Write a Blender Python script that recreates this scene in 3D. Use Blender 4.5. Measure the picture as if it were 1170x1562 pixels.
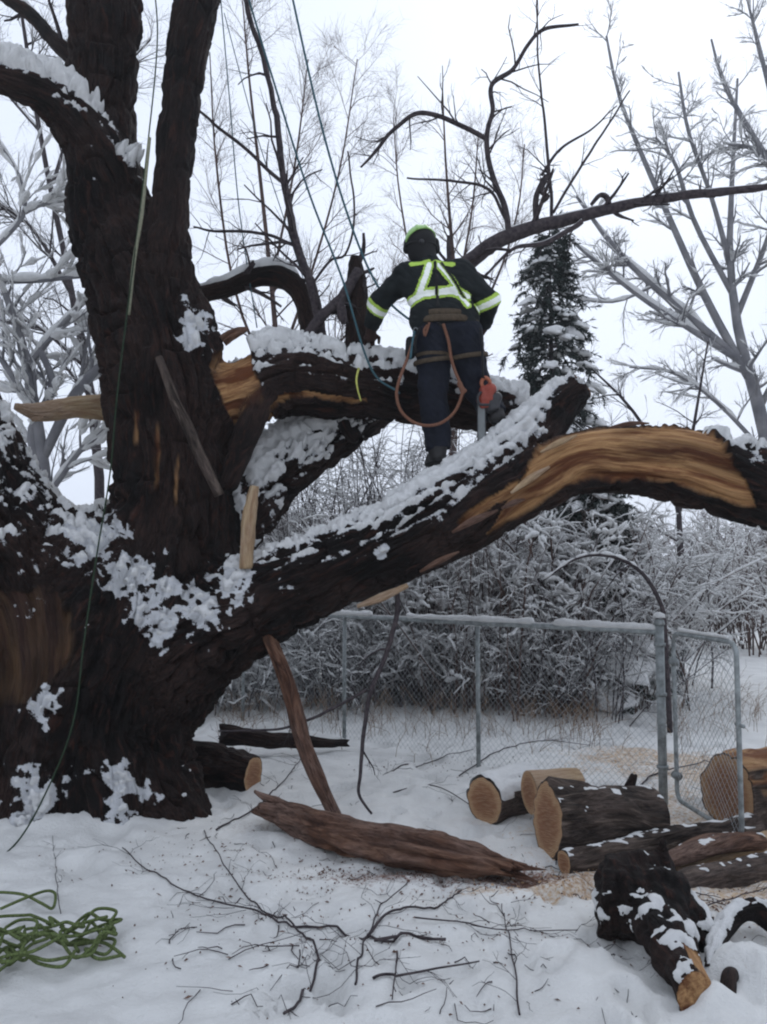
import bpy, math
import numpy as np

for o in list(bpy.data.objects):
    bpy.data.objects.remove(o)
SC = bpy.context.scene
COL = SC.collection

# ------------------------------------------------------------------ camera
FPX, CX, CY, CAMZ, PITCH = 1300.0, 585.0, 781.0, 1.6, math.radians(4.27)
cam = bpy.data.cameras.new('camera')
cam.sensor_fit = 'VERTICAL'
cam.angle = 2 * math.atan(781.0 / FPX)
cam.clip_start = 0.05
cam.clip_end = 2000
camo = bpy.data.objects.new('camera', cam)
COL.objects.link(camo)
camo.location = (0, 0, CAMZ)
camo.rotation_euler = (math.pi / 2 + PITCH, 0, 0)
SC.camera = camo

# ------------------------------------------------------------------ world, sun, exposure
SUN_EL, SUN_AZ = math.radians(38), math.radians(18)      # high overcast, brighter beyond the tree
world = bpy.data.worlds.new('World')
SC.world = world
world.use_nodes = True
wn = world.node_tree
for n in list(wn.nodes):
    wn.nodes.remove(n)
sky = wn.nodes.new('ShaderNodeTexSky')
sky.sky_type = 'NISHITA'
sky.sun_disc = False
sky.sun_elevation = SUN_EL
sky.sun_rotation = SUN_AZ
sky.dust_density = 4.0
sky.air_density = 1.0
hsv = wn.nodes.new('ShaderNodeHueSaturation')
hsv.inputs['Saturation'].default_value = 0.25
mixw = wn.nodes.new('ShaderNodeMix')
mixw.data_type = 'RGBA'
mixw.inputs[0].default_value = 0.95
mixw.inputs[7].default_value = (6.75, 7.45, 8.75, 1)          # even cloud layer
bgn = wn.nodes.new('ShaderNodeBackground')
bgn.inputs['Strength'].default_value = 0.095
outw = wn.nodes.new('ShaderNodeOutputWorld')
wn.links.new(sky.outputs[0], hsv.inputs['Color'])
wn.links.new(hsv.outputs[0], mixw.inputs[6])
wn.links.new(mixw.outputs[2], bgn.inputs['Color'])
wn.links.new(bgn.outputs[0], outw.inputs['Surface'])

sun = bpy.data.lights.new('sun', 'SUN')
sun.energy = 0.5
sun.angle = math.radians(25)
sun.color = (1, 0.97, 0.93)
suno = bpy.data.objects.new('sun', sun)
COL.objects.link(suno)
from mathutils import Vector
sdir = Vector((math.sin(SUN_AZ) * math.cos(SUN_EL), math.cos(SUN_AZ) * math.cos(SUN_EL), math.sin(SUN_EL)))
suno.rotation_euler = (-sdir).to_track_quat('-Z', 'Y').to_euler()
suno.location = (0, 0, 30)

SC.render.engine = 'CYCLES'
SC.view_settings.view_transform = 'Standard'
SC.view_settings.look = 'None'
SC.view_settings.gamma = 1
SC.view_settings.exposure = 0.44
SC.cycles.use_denoising = True
SC.cycles.max_bounces = 6
SC.cycles.pixel_filter_type = 'BLACKMAN_HARRIS'
SC.cycles.filter_width = 2.1

# ------------------------------------------------------------------ helpers
rng = np.random.default_rng(7)
A = np.array
cp_, sp_ = math.cos(PITCH), math.sin(PITCH)


def P(px, py, d):
    """point seen at photo position (px, py) standing d metres away (ground distance)"""
    u, v = (px - CX) / FPX, (CY - py) / FPX
    dr = A([u, cp_ - v * sp_, sp_ + v * cp_])
    return dr * (d / dr[1]) + A([0, 0, CAMZ])


def G(px, py, z=0.0):
    """ground point under a photo position"""
    u, v = (px - CX) / FPX, (CY - py) / FPX
    dr = A([u, cp_ - v * sp_, sp_ + v * cp_])
    return dr * ((z - CAMZ) / dr[2]) + A([0, 0, CAMZ])


def m_per_px(d):
    return d / FPX


def vnoise(p, seed=0):
    p = np.asarray(p, dtype=np.float64)
    i = np.floor(p).astype(np.int64)
    f = p - i
    u = f * f * f * (f * (f * 6 - 15) + 10)

    def h(dx, dy, dz):
        a = (i[..., 0] + dx) * 374761393 + (i[..., 1] + dy) * 668265263 + (i[..., 2] + dz) * 1440662683 + seed * 974711
        a = (a ^ (a >> 13)) * 1274126177
        a = a & 0x7fffffff
        a = a ^ (a >> 16)
        return (a & 0xffff) / 32767.5 - 1.0
    x, y, z = u[..., 0], u[..., 1], u[..., 2]
    a = h(0, 0, 0) * (1 - x) + h(1, 0, 0) * x
    b = h(0, 1, 0) * (1 - x) + h(1, 1, 0) * x
    c = h(0, 0, 1) * (1 - x) + h(1, 0, 1) * x
    d = h(0, 1, 1) * (1 - x) + h(1, 1, 1) * x
    return (a * (1 - y) + b * y) * (1 - z) + (c * (1 - y) + d * y) * z


def fbm(p, oct=3, seed=0):
    s, a, t = 0, 1.0, 0
    p = np.asarray(p, dtype=np.float64)
    for k in range(oct):
        s = s + a * vnoise(p * (2 ** k) + 17.3 * k, seed + k)
        t += a
        a *= 0.5
    return s / t


def sstep(a, b, x):
    t = np.clip((x - a) / (b - a), 0, 1)
    return t * t * (3 - 2 * t)


def unit(v):
    return v / np.maximum(np.linalg.norm(v, axis=-1, keepdims=True), 1e-9)


def link(o, parent=None):
    COL.objects.link(o)
    if parent is not None:
        o.parent = parent
    return o


def obj(name, V, F, mat, parent=None, attrs=None, smooth=True, origin=None):
    """ONE mesh object; V world coordinates; F array or list of arrays of faces"""
    V = np.asarray(V, dtype=np.float64)
    if not isinstance(F, (list, tuple)):
        F = [F]
    F = [np.asarray(f, dtype=np.int32) for f in F if len(f)]
    if origin is None:
        if parent is not None:
            origin = np.zeros(3)
        else:
            origin = A([(V[:, 0].min() + V[:, 0].max()) / 2, (V[:, 1].min() + V[:, 1].max()) / 2, V[:, 2].min()])
    off = A(origin, dtype=np.float64)
    if parent is not None:
        off = off + A(parent.get('_o', (0, 0, 0)))
    me = bpy.data.meshes.new(name)
    me.vertices.add(len(V))
    me.vertices.foreach_set('co', (V - off).astype(np.float32).ravel())
    nl = sum(f.size for f in F)
    npoly = sum(len(f) for f in F)
    me.loops.add(nl)
    me.loops.foreach_set('vertex_index', np.concatenate([f.ravel() for f in F]))
    me.polygons.add(npoly)
    tot = np.concatenate([np.full(len(f), f.shape[1], dtype=np.int32) for f in F])
    st = np.concatenate([[0], np.cumsum(tot)[:-1]]).astype(np.int32)
    me.polygons.foreach_set('loop_start', st)
    me.polygons.foreach_set('loop_total', tot)
    me.polygons.foreach_set('use_smooth', np.full(npoly, smooth, dtype=bool))
    me.update(calc_edges=True)
    me.validate()
    for k, v in (attrs or {}).items():
        v = np.asarray(v, dtype=np.float32)
        if v.ndim == 1:
            at = me.attributes.new(k, 'FLOAT', 'POINT')
            at.data.foreach_set('value', v)
        else:
            at = me.attributes.new(k, 'FLOAT_VECTOR', 'POINT')
            at.data.foreach_set('vector', v.ravel())
    if mat is not None:
        me.materials.append(mat)
    o = bpy.data.objects.new(name, me)
    if parent is None:
        o.location = off
        ORG[o.name] = off
    return link(o, parent)


ORG = {}


def tag(o, label=None, cat=None, group=None, kind=None):
    if label:
        o['label'] = label
    if cat:
        o['category'] = cat
    if group:
        o['group'] = group
    if kind:
        o['kind'] = kind
    return o


class Thing:
    pass


def thing(name, loc, label, cat, group=None):
    o = bpy.data.objects.new(name, None)
    o.empty_display_size = 0.1
    o.location = loc
    link(o)
    tag(o, label, cat, group)
    ROOT[o.name] = A(loc, dtype=np.float64)
    return o


ROOT = {}


def part(name, V, F, mat, parent, attrs=None, smooth=True, kind=None, label=None):
    """a part or sub-part, its mesh given in world coordinates"""
    root = parent
    while root.parent is not None:
        root = root.parent
    V = np.asarray(V, dtype=np.float64) - ROOT[root.name] if root.name in ROOT else V - ORG[root.name]
    o = obj(name, V, F, mat, parent, attrs, smooth)
    if kind:
        o['kind'] = kind
    if label:
        o['label'] = label
    return o


def merge(parts):
    """[(V, F), ...] -> (V, [F...])"""
    Vs, Fs, n = [], [], 0
    for v, f in parts:
        Vs.append(v)
        for g in (f if isinstance(f, (list, tuple)) else [f]):
            if len(g):
                Fs.append(np.asarray(g) + n)
        n += len(v)
    by = {}
    for f in Fs:
        by.setdefault(f.shape[1], []).append(f)
    return np.concatenate(Vs), [np.concatenate(x) for x in by.values()]


def vnormals(V, F):
    N = np.zeros_like(V)
    for f in (F if isinstance(F, (list, tuple)) else [F]):
        if f.shape[1] == 4:
            n = np.cross(V[f[:, 2]] - V[f[:, 0]], V[f[:, 3]] - V[f[:, 1]])
        else:
            n = np.cross(V[f[:, 1]] - V[f[:, 0]], V[f[:, 2]] - V[f[:, 0]])
        for k in range(f.shape[1]):
            np.add.at(N, f[:, k], n)
    return unit(N)


def catmull(pts, n):
    """resample a control polygon smoothly; extra columns (radii) ride along"""
    p = np.asarray(pts, dtype=np.float64)
    if len(p) == 2:
        t = np.linspace(0, 1, n)[:, None]
        return p[0] * (1 - t) + p[1] * t
    q = np.vstack([2 * p[0] - p[1], p, 2 * p[-1] - p[-2]])
    t = np.linspace(0, len(p) - 1 - 1e-6, n)
    i = t.astype(int)
    f = (t - i)[:, None]
    a, b, c, d = q[i], q[i + 1], q[i + 2], q[i + 3]
    return 0.5 * ((2 * b) + (-a + c) * f + (2 * a - 5 * b + 4 * c - d) * f ** 2 + (-a + 3 * b - 3 * c + d) * f ** 3)


def tubes(PP, RR, sides=4, caps=False):
    """many tubes at once. PP (N,K,3) RR (N,K)"""
    PP = np.asarray(PP, dtype=np.float64)
    RR = np.asarray(RR, dtype=np.float64)
    if PP.ndim == 2:
        PP, RR = PP[None], RR[None]
    N, K = RR.shape
    T = np.zeros_like(PP)
    T[:, 1:-1] = PP[:, 2:] - PP[:, :-2]
    T[:, 0] = PP[:, 1] - PP[:, 0]
    T[:, -1] = PP[:, -1] - PP[:, -2]
    T = unit(T)
    # parallel transport
    ref = np.where(np.abs(T[:, 0, 2:3]) > 0.8, A([[1.0, 0, 0]]), A([[0, 0, 1.0]]))
    E1 = np.zeros_like(PP)
    e = unit(np.cross(T[:, 0], ref))
    E1[:, 0] = e
    for k in range(1, K):
        e = e - T[:, k] * (e * T[:, k]).sum(-1, keepdims=True)
        e = unit(e)
        E1[:, k] = e
    E2 = np.cross(T, E1)
    th = np.arange(sides) * 2 * np.pi / sides
    V = PP[:, :, None, :] + RR[:, :, None, None] * (np.cos(th)[None, None, :, None] * E1[:, :, None, :] + np.sin(th)[None, None, :, None] * E2[:, :, None, :])
    V = V.reshape(-1, 3)
    n, k, s = np.meshgrid(np.arange(N), np.arange(K - 1), np.arange(sides), indexing='ij')
    b = n * K * sides + k * sides
    s2 = (s + 1) % sides
    F = np.stack([b + s, b + s2, b + sides + s2, b + sides + s], -1).reshape(-1, 4)
    out = [F]
    if caps:
        nn = np.arange(N)[:, None]
        c0 = nn * K * sides + np.arange(sides)[None, ::-1]
        c1 = nn * K * sides + (K - 1) * sides + np.arange(sides)[None]
        out += [c0, c1]
    return V, out


def polytube(pts, rads, sides=6, n=None, wob=0.0, caps=True, seed=0):
    p = np.column_stack([np.asarray(pts, dtype=float), np.asarray(rads, dtype=float)])
    if n:
        p = catmull(p, n)
    q = p[:, :3].copy()
    if wob:
        q += wob * np.stack([fbm(np.column_stack([q[:, 0] * 3, q[:, 1] * 3, q[:, 2] * 3]) + 31 * k, 2, seed + k) for k in range(3)], -1)
    return tubes(q, np.maximum(p[:, 3], 0.0006), sides, caps)


def grow(PP, RR, n, ln, ang, K=4, up=0.0, droop=0.0, t0=0.15, t1=1.0, rs=0.55, tip=0.35, wig=0.12, seed=1, taper_len=0.5, rmin=0.0012):
    """children of many limbs at once -> (N*n, K, 3), (N*n, K)"""
    g = np.random.default_rng(seed)
    N, K0 = RR.shape
    M = N * n
    par = np.repeat(np.arange(N), n)
    t = g.uniform(t0, t1, M)
    x = t * (K0 - 1)
    i = np.clip(x.astype(int), 0, K0 - 2)
    f = (x - i)[:, None]
    a, b = PP[par, i], PP[par, i + 1]
    start = a * (1 - f) + b * f
    r0 = (RR[par, i] * (1 - f[:, 0]) + RR[par, i + 1] * f[:, 0]) * rs * g.uniform(0.7, 1.1, M)
    r0 = np.maximum(r0, rmin)
    T = unit(b - a)
    rv = unit(g.normal(size=(M, 3)))
    side = unit(rv - T * (rv * T).sum(-1, keepdims=True))
    an = np.radians(g.uniform(ang[0], ang[1], M))[:, None]
    D = T * np.cos(an) + side * np.sin(an)
    D[:, 2] += up
    D = unit(D)
    L = g.uniform(ln[0], ln[1], M) * (1 - taper_len * t)
    pts = np.zeros((M, K, 3))
    pts[:, 0] = start
    d = D
    for k in range(1, K):
        d = d + g.normal(size=(M, 3)) * wig * (1.0 if K > 3 else 0.7)
        d[:, 2] -= droop
        d = unit(d)
        pts[:, k] = pts[:, k - 1] + d * (L / (K - 1))[:, None]
    R = r0[:, None] * np.linspace(1, tip, K)[None]
    return pts, np.maximum(R, rmin * 0.6)


def snow_strips(PP, RR, thick=1.0, add=0.004, keep=0.85, seed=3):
    """snow lying along limbs: a lobed strip above each, thinner where the limb is steep"""
    g = np.random.default_rng(seed)
    N, K = RR.shape
    sel = g.random(N) < keep
    PP, RR = PP[sel], RR[sel]
    if not len(PP):
        return PP, RR
    T = np.zeros_like(PP)
    T[:, :-1] = PP[:, 1:] - PP[:, :-1]
    T[:, -1] = T[:, -2]
    T = unit(T)
    hz = np.sqrt(np.clip(1 - T[..., 2] ** 2, 0, 1))
    w = np.clip((hz - 0.25) / 0.6, 0, 1)
    if K <= 7:      # more points, so that the snow lies in lumps
        x = np.linspace(0, K - 1, 2 * K - 1)
        i = np.minimum(x.astype(int), K - 2)
        fr = x - i
        PP = PP[:, i] * (1 - fr)[None, :, None] + PP[:, i + 1] * fr[None, :, None]
        RR = RR[:, i] * (1 - fr) + RR[:, i + 1] * fr
        w = w[:, i] * (1 - fr) + w[:, i + 1] * fr
        w[:, 0] *= 0.4
        w[:, -1] *= 0.3
    r = (RR * 0.95 * thick + add * thick) * w * g.uniform(0.15, 1.4, RR.shape) * g.uniform(0.5, 1.2, (len(RR), 1)) + 0.0004
    Q = PP.copy()
    Q[..., 2] += RR * 0.75 + r * 0.35
    return Q, r


# ---- distance field -> mesh (naive surface nets)
class Field:
    def __init__(self, lo, hi, res):
        self.lo = A(lo, dtype=float)
        self.res = res
        self.n = np.ceil((A(hi) - self.lo) / res).astype(int) + 1
        self.f = np.full(self.n, 1.0, dtype=np.float32)

    def box(self, lo, hi):
        a = np.clip(np.floor((lo - self.lo) / self.res).astype(int), 0, self.n)
        b = np.clip(np.ceil((hi - self.lo) / self.res).astype(int) + 1, 0, self.n)
        sl = tuple(slice(a[k], b[k]) for k in range(3))
        ax = [(self.lo[k] + np.arange(a[k], b[k]) * self.res).astype(np.float32) for k in range(3)]
        return sl, ax[0][:, None, None], ax[1][None, :, None], ax[2][None, None, :]

    def limb(self, pts, rads, k=0.1, cut0=None, cut1=None, sub=False, scale=None):
        """union (or subtraction) of a tapered polyline, ends optionally cut flat"""
        pts = np.asarray(pts, dtype=np.float32)
        rads = np.asarray(rads, dtype=np.float32)
        pad = rads.max() + k + 3 * self.res
        sl, X, Y, Z = self.box(pts.min(0) - pad, pts.max(0) + pad)
        cur = self.f[sl]
        if cur.size == 0:
            return
        d = np.full(cur.shape, 9.0, dtype=np.float32)
        for i in range(len(pts) - 1):
            a, b = pts[i], pts[i + 1]
            p2 = max(rads[i], rads[i + 1]) + k + 3 * self.res
            s2, x, y, z = self.box(np.minimum(a, b) - p2, np.maximum(a, b) + p2)
            loc = tuple(slice(s2[q].start - sl[q].start, s2[q].stop - sl[q].start) for q in range(3))
            ab = b - a
            L2 = max(float((ab * ab).sum()), 1e-9)
            x, y, z = x - a[0], y - a[1], z - a[2]
            t = np.clip((x * ab[0] + y * ab[1] + z * ab[2]) / L2, 0, 1)
            dd = np.sqrt((x - t * ab[0]) ** 2 + (y - t * ab[1]) ** 2 + (z - t * ab[2]) ** 2) - (rads[i] + (rads[i + 1] - rads[i]) * t)
            d[loc] = np.minimum(d[loc], dd)
        for c, e, o in ((cut0, pts[0], pts[0] - pts[1]), (cut1, pts[-1], pts[-1] - pts[-2])):
            if c is not None:
                n = unit(o if c is True else A(c, dtype=float))
                d = np.maximum(d, (X - e[0]) * n[0] + (Y - e[1]) * n[1] + (Z - e[2]) * n[2])
        if sub:
            self.f[sl] = np.maximum(cur, -d)
            return
        if k > 0:
            h = np.maximum(k - np.abs(cur - d), 0) / k
            self.f[sl] = np.minimum(cur, d) - h * h * k * 0.25
        else:
            self.f[sl] = np.minimum(cur, d)

    def below(self, z):
        k = int((z - self.lo[2]) / self.res)
        if k > 0:
            self.f[:, :, :k] = 1.0

    def mesh(self):
        f = self.f
        s = f < 0
        nx, ny, nz = f.shape
        c = np.zeros((nx - 1, ny - 1, nz - 1), dtype=np.int8)
        for dx in (0, 1):
            for dy in (0, 1):
                for dz in (0, 1):
                    c += s[dx:nx - 1 + dx, dy:ny - 1 + dy, dz:nz - 1 + dz]
        act = (c > 0) & (c < 8)
        I = np.argwhere(act)
        idx = np.full(act.shape, -1, dtype=np.int32)
        idx[act] = np.arange(len(I))
        corners = A([[(k >> 0) & 1, (k >> 1) & 1, (k >> 2) & 1] for k in range(8)])
        val = np.stack([f[I[:, 0] + q[0], I[:, 1] + q[1], I[:, 2] + q[2]] for q in corners], -1)
        acc = np.zeros((len(I), 3))
        cnt = np.zeros(len(I))
        for i in range(8):
            for b in range(3):
                j = i | (1 << b)
                if j == i:
                    continue
                va, vb = val[:, i], val[:, j]
                m = (va < 0) != (vb < 0)
                t = va[m] / (va[m] - vb[m])
                acc[m] += corners[i] + t[:, None] * (corners[j] - corners[i])
                cnt[m] += 1
        V = self.lo + (I + acc / cnt[:, None]) * self.res
        Fs = []
        for ax in range(3):
            a = [slice(None)] * 3
            b = [slice(None)] * 3
            a[ax] = slice(0, -1)
            b[ax] = slice(1, None)
            s0, s1 = s[tuple(a)], s[tuple(b)]
            o1, o2 = (ax + 1) % 3, (ax + 2) % 3
            E = np.argwhere(s0 != s1)
            ok = (E[:, o1] > 0) & (E[:, o2] > 0) & (E[:, o1] < f.shape[o1] - 1) & (E[:, o2] < f.shape[o2] - 1)
            E = E[ok]
            flip = s0[E[:, 0], E[:, 1], E[:, 2]]
            q = []
            for (u, v) in ((-1, -1), (0, -1), (0, 0), (-1, 0)):
                e = E.copy()
                e[:, o1] += u
                e[:, o2] += v
                q.append(idx[e[:, 0], e[:, 1], e[:, 2]])
            q = np.stack(q, -1)
            q[~flip] = q[~flip][:, ::-1]
            Fs.append(q)
        return V, np.concatenate(Fs)


def relax(V, F, it=1, lam=0.5):
    e = np.concatenate([F[:, [0, 1]], F[:, [1, 2]], F[:, [2, 3]], F[:, [3, 0]]])
    for _ in range(it):
        S = np.zeros_like(V)
        c = np.zeros(len(V))
        np.add.at(S, e[:, 0], V[e[:, 1]])
        np.add.at(c, e[:, 0], 1)
        np.add.at(S, e[:, 1], V[e[:, 0]])
        np.add.at(c, e[:, 1], 1)
        V = V + lam * (S / c[:, None] - V)
    return V


def compact(V, F, extra=()):
    used = np.unique(F)
    m = np.full(len(V), -1)
    m[used] = np.arange(len(used))
    return V[used], m[F], [x[used] for x in extra]


def snow_skin(V, F, N, amount, thick, sink=0.006):
    """a skin of snow over the faces where amount > 0; returns V, F"""
    keep = (amount[F] > 0.02).any(1)
    if not keep.any():
        return None
    f = F[keep]
    d = unit(N * 0.55 + A([0, 0, 0.6]))
    W = V + d * (amount * thick)[:, None] - N * (sink * (amount <= 0.02))[:, None] + N * 0.002 * (amount > 0.02)[:, None]
    v, f, _ = compact(W, f)
    return v, f


# ------------------------------------------------------------------ materials
MATS = {}


def nt(name):
    m = bpy.data.materials.new(name)
    m.use_nodes = True
    t = m.node_tree
    b = t.nodes['Principled BSDF']
    MATS[name] = m
    return m, t, b


def nd(t, typ, **kw):
    n = t.nodes.new(typ)
    for k, v in kw.items():
        if hasattr(n, k):
            setattr(n, k, v)
    return n


def ramp(t, fac, stops):
    r = t.nodes.new('ShaderNodeValToRGB')
    el = r.color_ramp.elements
    el[0].position, el[0].color = stops[0][0], (*stops[0][1], 1)
    el[1].position, el[1].color = stops[-1][0], (*stops[-1][1], 1)
    for p, c in stops[1:-1]:
        e = el.new(p)
        e.color = (*c, 1)
    t.links.new(fac, r.inputs[0])
    return r.outputs[0]


def coords(t, attr=None, scale=(1, 1, 1), obj_space=False):
    if attr:
        a = nd(t, 'ShaderNodeAttribute')
        a.attribute_name = attr
        src = a.outputs['Vector']
    elif obj_space:
        src = nd(t, 'ShaderNodeTexCoord').outputs['Object']
    else:
        src = nd(t, 'ShaderNodeNewGeometry').outputs['Position']
    mp = nd(t, 'ShaderNodeMapping')
    mp.inputs['Scale'].default_value = scale
    t.links.new(src, mp.inputs['Vector'])
    return mp.outputs[0]


def noise(t, vec, scale, detail=4, rough=0.55, dist=0.0):
    n = nd(t, 'ShaderNodeTexNoise')
    n.inputs['Scale'].default_value = scale
    n.inputs['Detail'].default_value = detail
    n.inputs['Roughness'].default_value = rough
    n.inputs['Distortion'].default_value = dist
    t.links.new(vec, n.inputs['Vector'])
    return n.outputs['Fac']


def mixc(t, fac, a, b):
    m = nd(t, 'ShaderNodeMix')
    m.data_type = 'RGBA'
    for s, v in ((0, fac), (6, a), (7, b)):
        if isinstance(v, (int, float)):
            m.inputs[s].default_value = v
        elif isinstance(v, tuple):
            m.inputs[s].default_value = (*v, 1)
        else:
            t.links.new(v, m.inputs[s])
    return m.outputs[2]


def bump(t, b, h, strength=0.5, dist=0.01):
    n = nd(t, 'ShaderNodeBump')
    n.inputs['Strength'].default_value = strength
    n.inputs['Distance'].default_value = dist
    t.links.new(h, n.inputs['Height'])
    t.links.new(n.outputs[0], b.inputs['Normal'])


def spec(b, v):
    b.inputs['Specular IOR Level'].default_value = v


def bark_material(name, dark, mid, lite, wood_a, wood_b):
    m, t, b = nt(name)
    q = coords(t, 'grain', (24, 24, 4.0))
    n1 = noise(t, q, 1.0, 6, 0.65, 0.8)
    n2 = noise(t, coords(t, 'grain', (75, 75, 14)), 1.0, 5, 0.7)
    n3 = noise(t, coords(t, None, (1, 1, 1)), 2.3, 3)
    vor = nd(t, 'ShaderNodeTexVoronoi', feature='DISTANCE_TO_EDGE')
    vor.inputs['Scale'].default_value = 1.0
    t.links.new(coords(t, 'grain', (28, 28, 5)), vor.inputs['Vector'])
    col = ramp(t, n1, [(0.36, dark), (0.54, mid), (0.74, lite)])  # same noise as the bump: shade in the cracks painted in as near-black
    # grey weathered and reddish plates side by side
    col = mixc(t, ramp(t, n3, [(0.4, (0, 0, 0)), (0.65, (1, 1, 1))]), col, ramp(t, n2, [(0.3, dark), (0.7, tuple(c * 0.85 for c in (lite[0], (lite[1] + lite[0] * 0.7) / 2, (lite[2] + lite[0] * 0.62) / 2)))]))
    wq = coords(t, 'grain', (55, 55, 1.8))
    w1 = noise(t, wq, 1.0, 6, 0.7, 0.25)
    w2 = noise(t, coords(t, 'grain', (11, 11, 1.3)), 1.0, 4, 0.6)
    wc = ramp(t, w1, [(0.3, wood_a), (0.6, wood_b), (0.72, tuple(min(1, c * 1.25) for c in wood_b))])
    wc = mixc(t, ramp(t, w2, [(0.46, (0, 0, 0)), (0.60, (1, 1, 1))]), wc, mixc(t, w1, (wood_a[0] * 0.3, wood_a[1] * 0.24, wood_a[2] * 0.2), (wood_a[0] * 0.9, wood_a[1] * 0.75, wood_a[2] * 0.7)))
    wa = nd(t, 'ShaderNodeAttribute')
    wa.attribute_name = 'wood'
    wcol = mixc(t, wa.outputs['Fac'], col, wc)
    # powder of snow caught in the roughness
    fa = nd(t, 'ShaderNodeAttribute')
    fa.attribute_name = 'frost'
    nf = noise(t, coords(t, None), 75, 4, 0.7)
    fm = nd(t, 'ShaderNodeMath', operation='MULTIPLY_ADD')
    t.links.new(nf, fm.inputs[0])
    fm.inputs[1].default_value = 1.0
    t.links.new(fa.outputs['Fac'], fm.inputs[2])
    mr = nd(t, 'ShaderNodeMapRange')
    mr.inputs['From Min'].default_value = 0.98
    mr.inputs['From Max'].default_value = 1.12
    t.links.new(fm.outputs[0], mr.inputs['Value'])
    t.links.new(mixc(t, mr.outputs[0], wcol, (0.68, 0.69, 0.71)), b.inputs['Base Color'])
    b.inputs['Roughness'].default_value = 0.8
    spec(b, 0.22)
    ad = nd(t, 'ShaderNodeMath')
    t.links.new(n1, ad.inputs[0])
    t.links.new(n2, ad.inputs[1])
    vm = nd(t, 'ShaderNodeMath', operation='MULTIPLY_ADD')
    t.links.new(vor.outputs['Distance'], vm.inputs[0])
    vm.inputs[1].default_value = 1.4
    t.links.new(ad.outputs[0], vm.inputs[2])
    mx = nd(t, 'ShaderNodeMix')
    t.links.new(wa.outputs['Fac'], mx.inputs[0])
    t.links.new(vm.outputs[0], mx.inputs[2])
    t.links.new(w1, mx.inputs[3])
    bump(t, b, mx.outputs[0], 1.0, 0.03)
    return m


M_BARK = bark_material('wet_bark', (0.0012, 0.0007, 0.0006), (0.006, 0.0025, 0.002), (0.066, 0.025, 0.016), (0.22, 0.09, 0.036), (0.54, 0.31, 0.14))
M_LOG = bark_material('log_bark', (0.010, 0.007, 0.006), (0.065, 0.047, 0.038), (0.27, 0.21, 0.17), (0.30, 0.145, 0.07), (0.46, 0.28, 0.14))
M_ROT = bark_material('rotten_wood', (0.035, 0.014, 0.009), (0.14, 0.068, 0.042), (0.36, 0.21, 0.14), (0.2, 0.1, 0.06), (0.34, 0.2, 0.12))
M_PALE = bark_material('fresh_split_wood', (0.36, 0.22, 0.12), (0.56, 0.40, 0.24), (0.68, 0.55, 0.38), (0.42, 0.25, 0.12), (0.6, 0.42, 0.23))

m, t, b = nt('twig_bark')
n1 = noise(t, coords(t, None), 30, 3)
t.links.new(ramp(t, n1, [(0.3, (0.022, 0.018, 0.022)), (0.7, (0.075, 0.06, 0.062))]), b.inputs['Base Color'])
b.inputs['Roughness'].default_value = 0.8
spec(b, 0.2)
M_TWIG = m
m, t, b = nt('haze_faded_twig_bark')  # fade of background trees in the mist, painted into a paler bark colour
n1 = noise(t, coords(t, None), 3, 3)
t.links.new(ramp(t, n1, [(0.3, (0.13, 0.13, 0.145)), (0.7, (0.25, 0.245, 0.25))]), b.inputs['Base Color'])
b.inputs['Roughness'].default_value = 0.85
spec(b, 0.2)
M_HAZETWIG = m
m, t, b = nt('brown_twig_bark')
n1 = noise(t, coords(t, None), 2, 3)
t.links.new(ramp(t, n1, [(0.3, (0.035, 0.022, 0.02)), (0.7, (0.11, 0.07, 0.058))]), b.inputs['Base Color'])
b.inputs['Roughness'].default_value = 0.85
spec(b, 0.2)
M_BROWNTWIG = m
m, t, b = nt('dry_stalk')
n1 = noise(t, coords(t, None), 5, 3)
t.links.new(ramp(t, n1, [(0.3, (0.12, 0.075, 0.05)), (0.7, (0.30, 0.21, 0.14))]), b.inputs['Base Color'])
b.inputs['Roughness'].default_value = 0.9
spec(b, 0.1)
M_STALK = m

m, t, b = nt('snow_on_branches')
n1 = noise(t, coords(t, None), 14, 4)
t.links.new(ramp(t, n1, [(0.25, (0.62, 0.62, 0.615)), (0.75, (0.78, 0.775, 0.765))]), b.inputs['Base Color'])
b.inputs['Roughness'].default_value = 0.9
spec(b, 0.15)
bump(t, b, noise(t, coords(t, None), 60, 6, 0.7), 0.8, 0.02)
M_SNOW = m

# ground snow: trampled, with sawdust lying where the saw worked ('dust') and bits of bark dirt ('dirt')
m, t, b = nt('ground_snow')
n1 = noise(t, coords(t, None), 3.0, 5)
n2 = noise(t, coords(t, None), 42, 4, 0.65)
base = ramp(t, n1, [(0.3, (0.60, 0.595, 0.58)), (0.7, (0.74, 0.735, 0.715))])
da = nd(t, 'ShaderNodeAttribute')
da.attribute_name = 'dust'
mm = nd(t, 'ShaderNodeMath', operation='MULTIPLY_ADD')
t.links.new(da.outputs['Fac'], mm.inputs[0])
mm.inputs[1].default_value = 1.45
ns = nd(t, 'ShaderNodeMath', operation='MULTIPLY_ADD')
t.links.new(n2, ns.inputs[0])
ns.inputs[1].default_value = 4.0
ns.inputs[2].default_value = -2.75
t.links.new(ns.outputs[0], mm.inputs[2])
mm.use_clamp = True
dustc = ramp(t, noise(t, coords(t, None), 25, 3), [(0.3, (0.36, 0.23, 0.14)), (0.7, (0.60, 0.47, 0.33))])
c1 = mixc(t, mm.outputs[0], base, dustc)
ra = nd(t, 'ShaderNodeAttribute')
ra.attribute_name = 'dirt'
m2 = nd(t, 'ShaderNodeMath', operation='MULTIPLY_ADD')
t.links.new(ra.outputs['Fac'], m2.inputs[0])
m2.inputs[1].default_value = 2.1
t.links.new(ns.outputs[0], m2.inputs[2])
m2.use_clamp = True
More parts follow.
